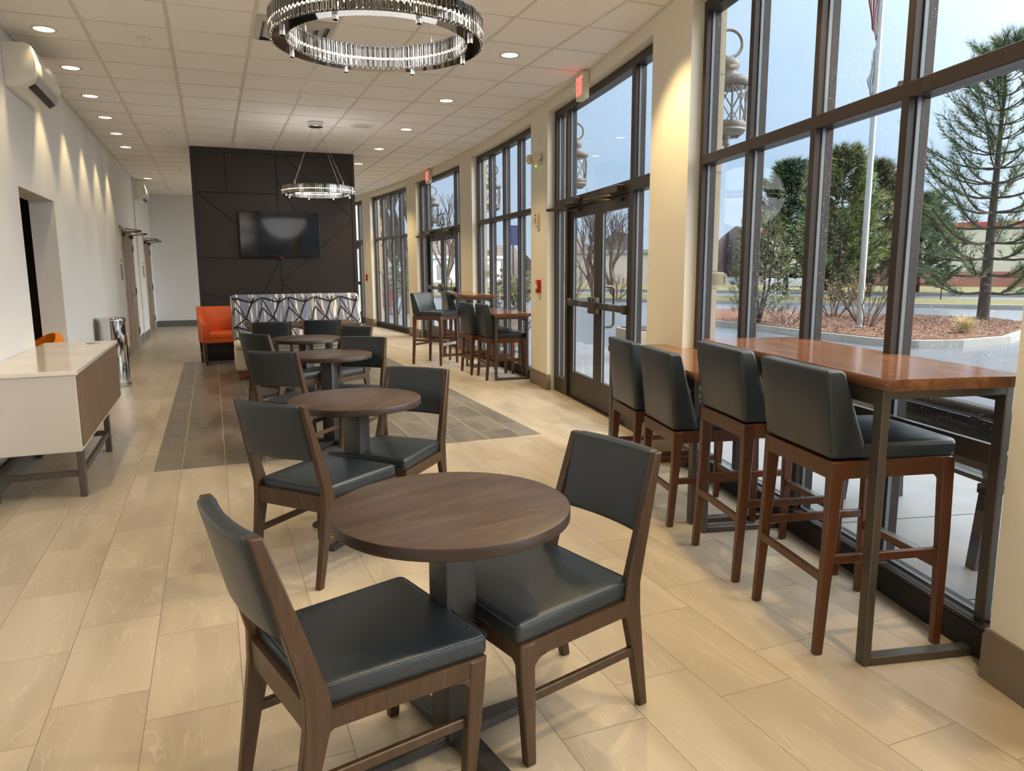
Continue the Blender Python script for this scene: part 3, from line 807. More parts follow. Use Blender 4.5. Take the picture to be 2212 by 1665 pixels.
# ---- waste bin: steel cylinder with a round bite out of its side
t = thing('waste_bin', 'round stainless waste bin with a curved side opening, beyond the white cabinet', 'bin', (-1.20,10.42,0), R(8))
rb = .165; n = 64; nz = 58; H_ = .865; z0 = .035
fs = []; vs = []
for i in range(nz+1):
    for j in range(n):
        a = 2*PI*j/n; vs.append((rb*math.cos(a), rb*math.sin(a), z0+(H_-.02-z0)*i/nz))
def hole(i, j):
    a = (2*PI*(j+.5)/n+PI) % (2*PI)-PI; z = z0+(H_-.02-z0)*(i+.5)/nz
    return (a*rb/.15)**2*1.0+((z-.715)/.088)**2 < 1
for i in range(nz):
    for j in range(n):
        if not hole(i, j): fs.append((i*n+j, i*n+(j+1) % n, (i+1)*n+(j+1) % n, (i+1)*n+j))
b = MB().add(vs, fs).build('body', M['chrome'], t, smooth=60)
sd = b.modifiers.new('wall', 'SOLIDIFY'); sd.thickness = .006; sd.offset = -1
MB().lathe([(0,H_),(rb-.012,H_),(rb,H_-.008),(rb,H_-.021),(rb-.02,H_-.021),(0,H_-.021)], 48).build('lid', M['chrome'], t, smooth=40)
MB().lathe([(rb-.012,.60),(rb-.012,.84)], 48).lathe([(0,.60),(rb-.012,.60)], 48).build('liner', M['black'], t)
MB().lathe([(0,0),(rb+.004,0),(rb+.006,.02),(rb+.004,.036),(0,.036)], 48).build('base_ring', M['steel'], t)

# ------------------------------------------------------------------ fixtures
# ---- television
t = thing('television', 'black flat television hung on the dark panelled wall', 'television', (1.077,DY-.022,2.0))
MB().box(-.622,.622,-.045,.0,-.357,.357).build('bezel', M['black'], t, bevel=.004)
MB().box(-.610,.610,-.0475,-.045,-.343,.347).build('screen', M['screen'], t, smooth=0)
MB().box(-.03,.03,-.047,-.02,-.372,-.357).build('sensor_bar', M['red'], t)
MB().box(-.25,.25,0,.02,-.2,.2).build('wall_bracket', M['black'], t)

# ---- split air conditioners
def air_conditioner(y0, y1, label):
    t = thing('air_conditioner', label, 'air conditioner', (XL if y0 < 17 else XL+.03,y0,2.865)); L = y1-y0
    pr = [(0,0),(0,.325),(.155,.335),(.195,.315),(.222,.20),(.218,.12),(.190,.06),(.120,.012),(.06,0)]
    MB().extr(pr, lambda x, z: (x, 0, z), lambda x, z: (x, L, z)).build('body', M['white'], t, bevel=.006, seg=2)
    fp = [(.197,.314),(.226,.20),(.223,.125),(.219,.125),(.218,.20),(.192,.312)]
    MB().extr(fp, lambda x, z: (x, .07, z), lambda x, z: (x, L-.07, z)).build('front_panel', M['white'], t, bevel=.002)
    MB().extr([(.216,.112),(.190,.050),(.186,.054),(.212,.116)], lambda x, z: (x, .10, z), lambda x, z: (x, L-.10, z)).build('louver', plain('grey_louver', (196,196,194), .35), t)
    MB().extr([(.186,.049),(.140,.018),(.136,.024),(.182,.054)], lambda x, z: (x+.002, .12, z-.003), lambda x, z: (x+.002, L-.12, z-.003)).build('outlet_slot', M['black'], t)
air_conditioner(7.0, 8.05, 'white wall air conditioner high on the left wall above the opening')
air_conditioner(17.22, 18.15, 'small distant white air conditioner high on the left wall near the far end')

# ---- ceiling downlights
lamp_warm = emis('warm_lamp_lens', (1.0,.83,.55), 2.2)
def downlight_mesh():
    t = thing('downlight', '', 'downlight')
    MB().lathe([(.073,-.002),(.086,-.006),(.098,-.003),(.098,0),(.073,.0)], 32, closed=True).build('trim_ring', M['tbar'], t, smooth=40)
    MB().lathe([(.0,-.0005),(.075,-.0005)], 32).build('lens', lamp_warm, t, smooth=0)
    return t
def spot(parent, power, color, size, blend, radius=.05, z=-.03, rot=(0,0,0)):
    l = bpy.data.lights.new('lamp', 'SPOT'); l.energy = power; l.color = color; l.spot_size = R(size); l.spot_blend = blend; l.shadow_soft_size = radius
    o = bpy.data.objects.new('lamp', l); C.objects.link(o); o.parent = parent; o.location = (0,0,z); o.rotation_euler = rot
    return o
d0 = downlight_mesh(); first = True
WARM = (1.0,.74,.36); PALE = (1.0,.98,.95)
LEFT = [(-1.09,y) for y in (7.04,8.24,9.46,10.68,11.86,13.08,17.32)]; LEFTHID = [(-1.09,y) for y in (5.82,4.6,3.38,2.16,.94,-.4,-1.6,-2.8,-4.0)]
RIGHT = [(2.585,y) for y in (6.39,8.31,10.16,11.92,13.69)]; RIGHTHID = [(2.585,4.56),(2.30,2.75),(1.95,.9),(1.6,-.9),(1.2,-2.4),(.5,-3.8)]
ords = ['first','second','third','fourth','fifth','sixth','seventh','eighth']
def put(x, y, lb, group):
    global first
    if first:
        first = False; d0.location = (x,y,CZ-.004); tag(d0, lb, 'downlight', group); return d0
    return dup(d0, (x,y,CZ-.004), 0, lb, group)
PW_L, PW_R = 46, 134
for i, (x, y) in enumerate(LEFT):
    lb = ('%s round ceiling downlight from the camera in the row by the left wall' % ords[i]) if i < 6 else 'farthest round ceiling downlight by the left wall, near the small air conditioner'
    r = put(x, y, lb, 'downlights along the left wall')
for i, (x, y) in enumerate(RIGHT): put(x, y, '%s round ceiling downlight from the camera in the row near the windows' % ords[i], 'downlights near the windows')
lightpos = [(x,y,'L') for x, y in LEFT+LEFTHID]+[(x,y,'R') for x, y in RIGHT+RIGHTHID]
LAMPS = []
for o in [o for o in C.objects if o.name.split('.')[0] == 'downlight']:
    k = 'L' if o.location.x < 0 else 'R'
    spot(o, PW_L if k == 'L' else PW_R, WARM, 74 if k == 'L' else 104, .45 if k == 'L' else .75)
# fittings continue unseen above the camera; lamps behind it are added for bounce light
for x, y in LEFTHID+RIGHTHID:
    l = bpy.data.lights.new('lamp', 'SPOT'); l.energy = (PW_L if x < 0 else PW_R)*(1.0 if y > 0 else .25); l.color = WARM; l.spot_size = R((74 if x < 0 else 104) if y > 0 else 150); l.spot_blend = .5; l.shadow_soft_size = .05
    o = bpy.data.objects.new('lamp', l); C.objects.link(o); o.location = (x,y,CZ-.034)
# downlights of the middle row lie behind the feature wall and over the side room
for x, y, e in ((-2.6,6.5,60),(3.0,15.6,110),(3.0,17.6,110)):
    l = bpy.data.lights.new('lamp', 'SPOT'); l.energy = e; l.color = WARM; l.spot_size = R(120); l.spot_blend = .6; l.shadow_soft_size = .05
    o = bpy.data.objects.new('lamp', l); C.objects.link(o); o.location = (x,y,CZ-.03)

# ---- ring chandeliers
led = emis('warm_led_strip', (1.0,.82,.58), 2.6)
def crystal_mb(h, w, dp):
    mb = MB(); hx = [(-w,0),(-w*.55,-dp),(w*.55,-dp),(w,0),(w*.55,dp),(-w*.55,dp)]
    mb.prism(hx, .006, h-.006)
    o = len(mb.v); mb.v += [(x*.55,y*.4,0) for x, y in hx]+[(x*.55,y*.4,h) for x, y in hx]
    for i in range(6):
        j = (i+1) % 6
        mb.f.append((o+i,o+j,j,i)); mb.m.append(0); mb.f.append((6+i,6+j,o+6+j,o+6+i)); mb.m.append(0)
    mb.f.append(tuple(o+i for i in reversed(range(6)))); mb.m.append(0); mb.f.append(tuple(o+6+i for i in range(6))); mb.m.append(0)
    mb.f = [f for k, f in enumerate(mb.f)]
    mb.f.pop(0); mb.m.pop(0); mb.f.pop(0); mb.m.pop(0)
    return mb
def chandelier(x, y, zb, label, fine, canopy_rot=0):
    t = thing('ring_chandelier', label, 'chandelier', (x,y,zb), R(canopy_rot), 'crystal ring chandeliers')
    Ro, Ri, h = .46, .388, .108
    f = MB(); f.lathe([(Ri+.006,0),(Ro-.006,0),(Ro-.006,.006),(Ri+.006,.006)], 96, closed=True)
    f.lathe([(Ri+.006,h-.006),(Ro-.006,h-.006),(Ro-.006,h),(Ri+.006,h)], 96, closed=True)
    f.lathe([(Ri+.030,.006),(Ro-.030,.006),(Ro-.030,h-.006),(Ri+.030,h-.006)], 96, closed=True)
    fr = f.build('ring_frame', M['smoked'], t, smooth=30)
    for k in range(8):
        a = R(45*k+10); n_ = MB(); n_.lathe([(.011,-.022),(.012,-.02),(.012,0)], 12, (.424*math.cos(a),.424*math.sin(a),0)); n_.lathe([(0,-.022),(.011,-.022)], 12, (.424*math.cos(a),.424*math.sin(a),0)); n_.build('stud', M['chrome'], t)
    for rr, sg in ((Ro-.029, 1), (Ri+.029, -1)):
        s_ = MB(); n = 96
        s_.lathe([(rr,.050),(rr+sg*.002,.050),(rr+sg*.002,.058),(rr,.058)], n, closed=True); s_.build('led_strip', led, t, smooth=30)
    items = [(Ro-.001, 2*PI*k/118, 1) for k in range(118)]+[(Ri+.001, 2*PI*k/99, -1) for k in range(99)]
    cm = crystal_mb(h-.004, .0098, .0085)
    if fine:
        cam_dir = math.atan2(-y, -x)
        key = lambda it: -it[2]*math.cos(it[1]-cam_dir)*(1.0)
        items.sort(key=key); near, rest = items[:100], items[100:]
        c0 = cm.build('crystal', M['crystal'], t, smooth=0)
        for i, (rr, a, sg) in enumerate(near):
            c = c0 if i == 0 else c0.copy()
            if i: C.objects.link(c); c.parent = t
            c.location = (rr*math.cos(a), rr*math.sin(a), .002); c.rotation_euler = (0,0,a+PI/2)
    else: rest = items
    mb = MB()
    for rr, a, sg in rest:
        o = len(mb.v); mb.add(cm.v, cm.f); mb.xf(Matrix.Translation((rr*math.cos(a), rr*math.sin(a), .002)) @ Matrix.Rotation(a+PI/2, 4, 'Z'), o)
    tag(mb.build('crystal_band', M['crystal'], t, smooth=0), kind='stuff')
    top = CZ-zb
    MB().lathe([(0,top-.062),(.088,top-.062),(.092,top-.058),(.092,top-.002),(0,top-.002)], 40).build('ceiling_canopy', M['chrome'], t, smooth=40)
    for k in range(4):
        a = R(90*k+40); c = MB(); c.tube([(.05*math.cos(a),.05*math.sin(a),top-.06), (.424*math.cos(a),.424*math.sin(a),h+.03)], .0016, 5)
        c.lathe([(.006,0),(.006,.045),(.003,.055)], 8, (.424*math.cos(a),.424*math.sin(a),h-.004)); c.build('cable', M['steel'], t)
    l = bpy.data.lights.new('lamp', 'POINT'); l.energy = CH_PW; l.color = PALE; l.shadow_soft_size = .42
    o = bpy.data.objects.new('lamp', l); C.objects.link(o); o.parent = t; o.location = (0,0,.05)
CH_PW = 15
chandelier(.756, 3.428, 2.431, 'large crystal ring chandelier cut by the top edge, nearest the camera', True)
chandelier(1.373, 10.10, 2.40, 'crystal ring chandelier hanging on cables before the dark panelled wall', False)

# ---- ceiling diffuser, speaker, sprinklers
t = thing('ceiling_vent', 'square louvred air vent in the ceiling behind the near chandelier', 'vent', (.732,6.375,CZ-.004))
gm = plain('grey_vent_metal', (200,196,190), .35, .3)
for k, hw in enumerate((.295,.225,.155,.085)):
    z = -.004; v = MB(); w = .05 if k else .045
    o_ = [(-hw,-hw),(hw,-hw),(hw,hw),(-hw,hw)]; iw = hw-w; i_ = [(-iw,-iw),(iw,-iw),(iw,iw),(-iw,iw)]
    for q in range(4):
        a, b = o_[q], o_[(q+1) % 4]; c, d = i_[(q+1) % 4], i_[q]
        v.add([(a[0],a[1],z),(b[0],b[1],z),(c[0],c[1],z-.026),(d[0],d[1],z-.026),(a[0],a[1],z+.004),(b[0],b[1],z+.004),(c[0],c[1],z-.022),(d[0],d[1],z-.022)], [(0,1,2,3),(7,6,5,4),(0,4,5,1),(1,5,6,2),(2,6,7,3),(3,7,4,0)])
    v.build('frame' if k == 0 else 'louver_ring', gm, t, smooth=0)
MB().box(-.29,.29,-.29,.29,-.003,.001).build('plenum', plain('vent_plenum', (120,117,112), .6), t, smooth=0)
t = thing('ceiling_speaker', 'round white ceiling speaker grille beyond the far chandelier canopy', 'speaker', (1.983,10.15,CZ-.003))
MB().lathe([(.118,-.004),(.135,-.012),(.15,-.008),(.152,0),(.118,0)], 40, closed=True).build('rim', M['white'], t, smooth=40)
MB().lathe([(0,-.007),(.117,-.005)], 40).build('grille', plain('speaker_mesh', (196,194,188), .6), t)
sp0 = None
for x, y, lb in ((-.39,7.04,'nearest white sprinkler head in the ceiling, right of the first left downlight'),(-.39,11.45,'white ceiling sprinkler head, second from the camera in the left part'),
                 (-.42,15.49,'white ceiling sprinkler head left of the top corner of the dark wall'),(-.37,18.94,'farthest white ceiling sprinkler head near the back wall'),(2.07,11.47,'white ceiling sprinkler head right of the far chandelier cables')):
    if sp0 is None:
        sp0 = thing('ceiling_sprinkler', lb, 'sprinkler', (x,y,CZ-.003), 0, 'ceiling sprinklers')
        MB().lathe([(.02,-.006),(.055,-.003),(.056,0),(0,0)], 24).build('escutcheon', M['white'], sp0, smooth=40)
        MB().lathe([(0,-.05),(.016,-.05),(.018,-.047),(.008,-.043),(.010,-.015),(.020,-.006)], 16).build('deflector', M['white'], sp0, smooth=40)
    else: dup(sp0, (x,y,CZ-.003), 0, lb)

# ---- exit signs
redglow = emis('red_sign_glow', (1.0,.03,.03), 4.0)
def wall_thing(name, label, cat, s, d, z, group=None):
    # local -x points into the room, local y runs along the wall away from the camera
    x, y, zz = W(s, d, z); return thing(name, label, cat, (x,y,zz), wang(s), group)
def exit_sign(s, label):
    t = wall_thing('exit_sign', label, 'sign', s, 0, 3.185, 'red exit signs')
    MB().box(-.068,-.004,-.105,.105,-.125,.118).build('housing', M['cream_plastic'], t, bevel=.004)
    MB().box(-.072,-.030,-.045,.045,.118,.134).build('ceiling_mount', M['cream_plastic'], t)
    vs, fs = text_mesh('EXIT', .20, .002); xs = [v[0] for v in vs]; ys = [v[1] for v in vs]
    kx = .175/(max(xs)-min(xs)); ky = .165/(max(ys)-min(ys)); cx = (max(xs)+min(xs))/2; cy = (max(ys)+min(ys))/2
    mb = MB().add([(-.0695-v[2], -(v[0]-cx)*kx, (v[1]-cy)*ky) for v in vs], fs); mb.build('lettering', redglow, t, smooth=0)
    MB().box(-.0685,-.066,-.098,.098,-.105,.105).build('face', plain('pale_sign_face', (226,208,196), .4), t)
exit_sign(-7.09, 'red exit sign over the near glass doors')
exit_sign(.27, 'smaller-looking red exit sign over the far glass doors')

# ---- small wall devices on the piers
t = wall_thing('emergency_light', 'cream twin-head emergency light with green indicator on pier left of near doors', 'emergency light', -5.50, 0, 2.70)
MB().box(-.05,0,-.10,.10,-.055,.055).build('housing', M['cream_plastic'], t, bevel=.006)
for y in (-.085, .085):
    h = MB().lathe([(0,0),(.052,0),(.058,.012),(.050,.045),(.02,.062),(0,.062)], 24)
    h.xf(Matrix.Translation((-.055,y*1.25,.035)) @ Matrix.Rotation(R(60 if y < 0 else -50), 4, 'Z') @ Matrix.Rotation(R(-90), 4, 'Y') @ Matrix.Rotation(R(180), 4, 'X') @ Matrix.Translation((0,0,-.05))); h.build('lamp_head', M['cream_plastic'], t, smooth=40)
MB().lathe([(0,0),(.008,0),(.008,.012),(0,.012)], 10, (-.045,-.02,-.068)).build('indicator', emis('green_led', (.05,1,.15), 6), t)
ho = M['cream_plastic']
def strobe(s, lb):
    t = wall_thing('fire_alarm_horn', lb, 'fire alarm', s, 0, 2.02, 'fire alarm horns')
    MB().box(-.045,0,-.055,.055,-.075,.075).build('housing', ho, t, bevel=.006)
    MB().box(-.075,-.045,-.04,.04,-.045,.02).build('strobe_lens', M['clear'], t, bevel=.004)
    MB().box(-.03,0,-.035,.035,-.11,-.075).build('lower_box', M['white'], t)
    vs, fs = text_mesh('FIRE', .04, .001); MB().add([(-.0463-v[2], -v[0]*.8, v[1]+.05) for v in vs], fs).build('lettering', M['red'], t, smooth=0)
def pull(s, lb):
    t = wall_thing('fire_pull_station', lb, 'fire alarm', s, 0, 1.22, 'red pull stations')
    MB().box(-.045,0,-.045,.045,-.07,.085).build('housing', M['red'], t, bevel=.004)
    MB().box(-.058,-.045,-.03,.03,-.02,.03).build('handle', M['white'], t, bevel=.003)
    MB().box(-.03,0,-.03,.03,-.105,-.07).build('lower_box', M['cream_plastic'], t)
    vs, fs = text_mesh('FIRE', .032, .001); MB().add([(-.0463-v[2], -v[0]*.8, v[1]+.055) for v in vs], fs).build('lettering', M['white'], t, smooth=0)
strobe(-5.50,'cream fire alarm horn on pier left of the near doors, below the emergency light')
strobe(5.24,'far cream fire alarm horn on pier right of the dark wall')
pull(-5.55,'red fire alarm pull station on pier left of the near glass doors')
pull(5.33,'far red fire alarm pull station on pier right of the dark wall')
t = wall_thing('wall_outlet', 'cream wall outlet low on pier left of the near glass doors', 'outlet', -5.47, 0, .49)
MB().box(-.006,0,-.036,.036,-.058,.058).build('cover_plate', ho, t, bevel=.002)
for z in (-.024,.024): MB().box(-.009,-.004,-.017,.017,z-.014,z+.014).build('receptacle', M['cream_plastic'], t, bevel=.002)
for y, lb in ((13.72,'pale outlet plate on left wall, nearer of two before the first door'),(14.0,'pale outlet plate on left wall, farther of two before the first door')):
    t = thing('wall_outlet', lb, 'outlet', (XL,y,.46)); MB().box(0,.006,-.036,.036,-.058,.058).build('cover_plate', ho, t, bevel=.002)
    for z in (-.024,.024): MB().box(.004,.009,-.017,.017,z-.014,z+.014).build('receptacle', M['white'], t)
pg = plain('grey_sign_plate', (128,132,134), .4, .2)
for x, y, lb in ((XL,13.98,'grey door sign plate left of the first brown double door'),(XL+.03,17.92,'grey door sign plate left of the farther brown double door')):
    t = thing('door_sign', lb, 'sign', (x,y,1.42)); MB().box(0,.012,-.09,.09,-.13,.13).build('plate', pg, t, bevel=.002); MB().box(0,.010,-.03,.03,.17,.21).build('number_tab', pg, t)

# ------------------------------------------------------------------ outside
rnd = random.Random(11)
M['asphalt'] = plain('wet_asphalt', (104,106,112), .28, var=.10, vscale=1.5)
M['concrete'] = plain('wet_concrete', (126,125,127), .36, var=.06, vscale=3)
M['kerbm'] = plain('concrete_kerb', (150,148,142), .5, var=.08, vscale=4)
M['stone'] = plain('tan_cast_stone', (168,154,132), .75, var=.05, vscale=30)
def grass_mat():
    m = Mat('winter_grass'); m.set(.9,0,.2); v = m.obj(); n = m.noise(v, .35, 4); n2 = m.noise(v, 9, 3)
    m.col(m.mix(m.math('MULTIPLY', n2, .5), m.ramp(n, [(.35, lin(92,100,58)), (.55, lin(116,110,72)), (.7, lin(84,96,54))]), lin(128,116,82))); return m.m
M['grass'] = grass_mat()
def mulch_mat():
    m = Mat('bark_mulch'); m.set(.9,0,.2); v = m.obj(); n = m.noise(v, .7, 3); n2 = m.noise(v, 28, 4, .7)
    m.col(m.mix(n2, m.ramp(n, [(.4, lin(128,98,80)), (.6, lin(134,88,68))]), lin(96,70,56))); return m.m
M['mulch'] = mulch_mat()
M['chip'] = plain('mulch_chip', (138,108,86), .9, var=.3, vscale=40)
M['bark'] = plain('dark_bark', (66,56,50), .9, var=.2, vscale=12)
M['twig'] = plain('bare_twig', (104,88,78), .85, var=.15, vscale=8)
M['redtwig'] = plain('reddish_twig', (112,80,74), .85, var=.15, vscale=8)
M['needle'] = plain('pine_needles', (84,112,70), .7, var=.22, vscale=2)
M['needle_dark'] = plain('dark_needles', (62,92,64), .7, var=.2, vscale=1.5)
M['needle_yellow'] = plain('yellow_green_needles', (122,132,66), .7, var=.25, vscale=1.5)
M['cedar'] = plain('cedar_foliage', (112,108,66), .8, var=.25, vscale=3)
M['straw'] = plain('straw_grass', (206,186,140), .85, var=.12)
M['yellowleaf'] = plain('yellow_leaves', (176,148,62), .8, var=.25, vscale=5)
M['leafgreen'] = plain('evergreen_leaves', (70,88,52), .6, var=.25, vscale=5)
mb = MB(); mb.add([(4.0,-40,-.15),(220,-60,-.15),(220,260,-.15),(-30,260,-.15),(-30,23,-.15),(2,23,-.15)], [(0,1,2,3,4,5)])
tag(mb.build('ground', M['asphalt'], smooth=0), kind='structure')
mb = MB(); wbox(mb, -22, 12, .30, 2.7, -.15, -.02)
for k in range(-22, 12, 1):
    wbox(mb, k-.005+.35, k+.005+.35, .3, 2.7, -.0205, -.0195, 1)
tag(mb.build('sidewalk', [M['concrete'], M['groove']], smooth=0), kind='structure')
def band(p0, p1, half0, half1, z, name):    # strip of lawn lying across the view direction (0.8, 0.6)
    u = Vector((.8,.6)); v = Vector((-.6,.8))
    q = [u*p0+v*half0, u*p1+v*half0, u*p1+v*half1, u*p0+v*half1]
    mb = MB(); mb.prism([tuple(a) for a in q], -.16, z)
    o = mb.build(name, M['grass'], smooth=0); tag(o, kind='stuff'); o['label'] = 'strip of winter grass across the car park'
    k = MB(); a, b = u*(p0-.12)+v*half0, u*(p0-.12)+v*half1
    k.hexa([(a.x,a.y,-.16),(a.x+.2*u.x,a.y+.2*u.y,-.16),(b.x+.2*u.x,b.y+.2*u.y,-.16),(b.x,b.y,-.16)], [(a.x,a.y,z+.03),(a.x+.2*u.x,a.y+.2*u.y,z+.03),(b.x+.2*u.x,b.y+.2*u.y,z+.03),(b.x,b.y,z+.03)])
    tag(k.build('kerb', M['kerbm'], smooth=0), kind='structure')
band(32.5, 38.5, -30, 60, -.02, 'grass'); band(45.5, 60, -40, 70, 0, 'grass')
ISL = [(12.75,19),(12.7,15),(12.45,12.6),(12.4,11.0),(12.75,10.25),(13.6,9.95),(15.2,10.1),(17.6,11.2),(19.6,12.6),(20.3,13.8),(19.8,15.2),(18.4,17.5),(17.2,21),(14.2,22)]
mb = MB(); mb.prism(ISL, -.16, 0); tag(mb.build('planting_island', M['kerbm'], smooth=0), kind='structure')
cx = sum(p[0] for p in ISL)/len(ISL); cy = sum(p[1] for p in ISL)/len(ISL)
inn = [(cx+(x-cx)*.955, cy+(y-cy)*.955) for x, y in ISL]
mb = MB(); mb.prism(inn, -.02, .015)
def inside(x, y):
    c = False; n = len(inn)
    for i in range(n):
        (x0,y0),(x1,y1) = inn[i], inn[i-1]
        if (y0 > y) != (y1 > y) and x < (x1-x0)*(y-y0)/(y1-y0)+x0: c = not c
    return c
cnt = 0
while cnt < 3500:
    x, y = rnd.uniform(12,20.5), rnd.uniform(9.8,17)
    if not inside(x, y): continue
    cnt += 1; a = rnd.uniform(0,PI); l = rnd.uniform(.03,.07); w = rnd.uniform(.01,.025); z = .016+rnd.uniform(0,.03); t_ = rnd.uniform(-.02,.02)
    c, s = math.cos(a), math.sin(a)
    mb.add([(x-c*l,y-s*l,z-t_),(x+s*w,y-c*w,z),(x+c*l,y+s*l,z+t_),(x-s*w,y+c*w,z+.004)], [(0,1,2,3)], 1)
o = mb.build('mulch', [M['mulch'], M['chip']], smooth=0); tag(o, kind='stuff'); o['label'] = 'brown bark mulch covering the planting island'

# stone pilasters between the windows, with a rounded belt course
mb = MB(); k = 1
for i in range(0, len(edges), 2):
    a, b = edges[i], edges[i+1]
    wbox(mb, a, b, WT, WT+.04, -.05, CZ+.6)
    wbox(mb, a-.001, b+.001, WT, WT+.115, 1.325, 1.395); wbox(mb, a-.001, b+.001, WT, WT+.105, 1.315, 1.405); wbox(mb, a-.001, b+.001, WT, WT+.09, 1.307, 1.413)
    for z in (.42, .80, 1.30, 1.42, 2.1, 2.75): wbox(mb, a-.001, b+.001, WT, WT+.0412, z-.003, z+.003, 1)
tag(mb.build('wall_outside', [M['stone'], M['basegrey']], bevel=0, smooth=0), kind='structure')

# ---- lanterns on the pilasters
M['iron'] = plain('weathered_iron', (96,92,90), .5, .5, var=.15, vscale=20)
def lantern(label):
    t = thing('wall_lantern', label, 'lantern', (0,0,0), 0, 'wall lanterns outside')
    m = M['iron']; z0 = 2.32
    MB().tube([(.10*math.cos(2*PI*k/24), .0, 3.06+.095*math.sin(2*PI*k/24)) for k in range(24)], .012, 8, True).build('hanging_ring', m, t)
    MB().lathe([(0,2.97),(.03,2.965),(.07,2.94),(.082,2.90),(.066,2.87),(.062,2.85),(.085,2.82),(.15,2.815),(.158,2.79),(.152,2.765),(.135,2.75),(0,2.75)], 28).build('cap', m, t, smooth=50)
    MB().lathe([(.128,2.50),(.132,2.62),(.128,2.75)], 28).build('glass_shade', M['clear'], t)
    cg = MB()
    for k in range(6):
        a = 2*PI*k/6+.3; b = a+.55; p = lambda q, z, r: (r*math.cos(q), r*math.sin(q), z)
        cg.tube([p(a,2.75,.134), p(a,2.50,.134)], .008, 5)
        for q in (b, 2*a-b): cg.tube([p(a+(q-a)*j/4, 2.75-.125*j/4*1.0 if True else 0, .136) for j in range(5)]+[p(q-(q-a)*j/4, 2.625-.125*j/4, .136) for j in range(1,5)], .005, 4)
    cg.build('cage', m, t)
    MB().lathe([(0,2.505),(.135,2.505),(.142,2.485),(.13,2.46),(.138,2.445),(.12,2.42),(.03,2.41),(.022,2.37),(.03,2.35),(.012,2.33),(0,2.32)], 28).build('base', m, t, smooth=50)
    for k in range(3):
        a = 2*PI*k/3; MB().lathe([(.011,2.50),(.011,2.58),(.013,2.60),(.004,2.65),(0,2.655)], 10, (.035*math.cos(a),.035*math.sin(a),0)).build('candle_bulb', M['clear'], t)
    MB().tube([(-.20,0,2.44),(-.17,0,2.40),(-.10,0,2.385),(.02,0,2.40),(.09,0,2.405),(.115,0,2.425),(.10,0,2.445)], .010, 6).tube([(-.20,0,2.44),(-.19,0,2.9),(-.10,0,3.06)], .012, 6).build('bracket', m, t)
    return t
lan = lantern('iron wall lantern outside the near tall windows'); x, y, z = W(-9.03,.46,0); lan.location = (x,y,0); lan.rotation_euler = (0,0,wang(-9.03))
for s, lb in ((-5.5,'iron wall lantern outside, seen through the near glass doors'),(-1.93,'iron wall lantern outside, seen through the four-light window'),(1.68,'iron wall lantern outside, seen through the far glass doors')):
    x, y, z = W(s,.46,0); dup(lan, (x,y,0), wang(s), lb)

# ---- bench on the pavement
t = thing('park_bench', 'dark wet slatted bench on the pavement outside the near windows', 'bench', W(-11.35,.62,-.02), wang(-11.35))
dark = plain('wet_dark_slat', (58,54,54), .18, .2, var=.1)
L2 = 1.25
b = MB(); b.tube([(0,-L2,.80),(0,L2,.80)], .034, 12); b.build('top_rail', dark, t)
for z, xo in ((.70,.03),(.56,.06)): MB().box(xo,xo+.02,-L2,L2,z-.055,z+.055).build('back_slat', dark, t, bevel=.004)
for x in (.12,.26,.40): MB().box(x,x+.11,-L2,L2,.425,.45).build('seat_slat', dark, t, bevel=.004)
for y in (-L2+.12, 0, L2-.12):
    lg = MB(); lg.beam((.14,y,.43),(.02,y,.80),.05,.02,side=(0,1,0)); lg.beam((.14,y,.42),(.10,y,0),.06,.05,side=(0,1,0)); lg.beam((.48,y,.42),(.50,y,0),.06,.05,side=(0,1,0)); lg.box(.10,.50,y-.03,y+.03,.38,.425); lg.build('leg', dark, t)

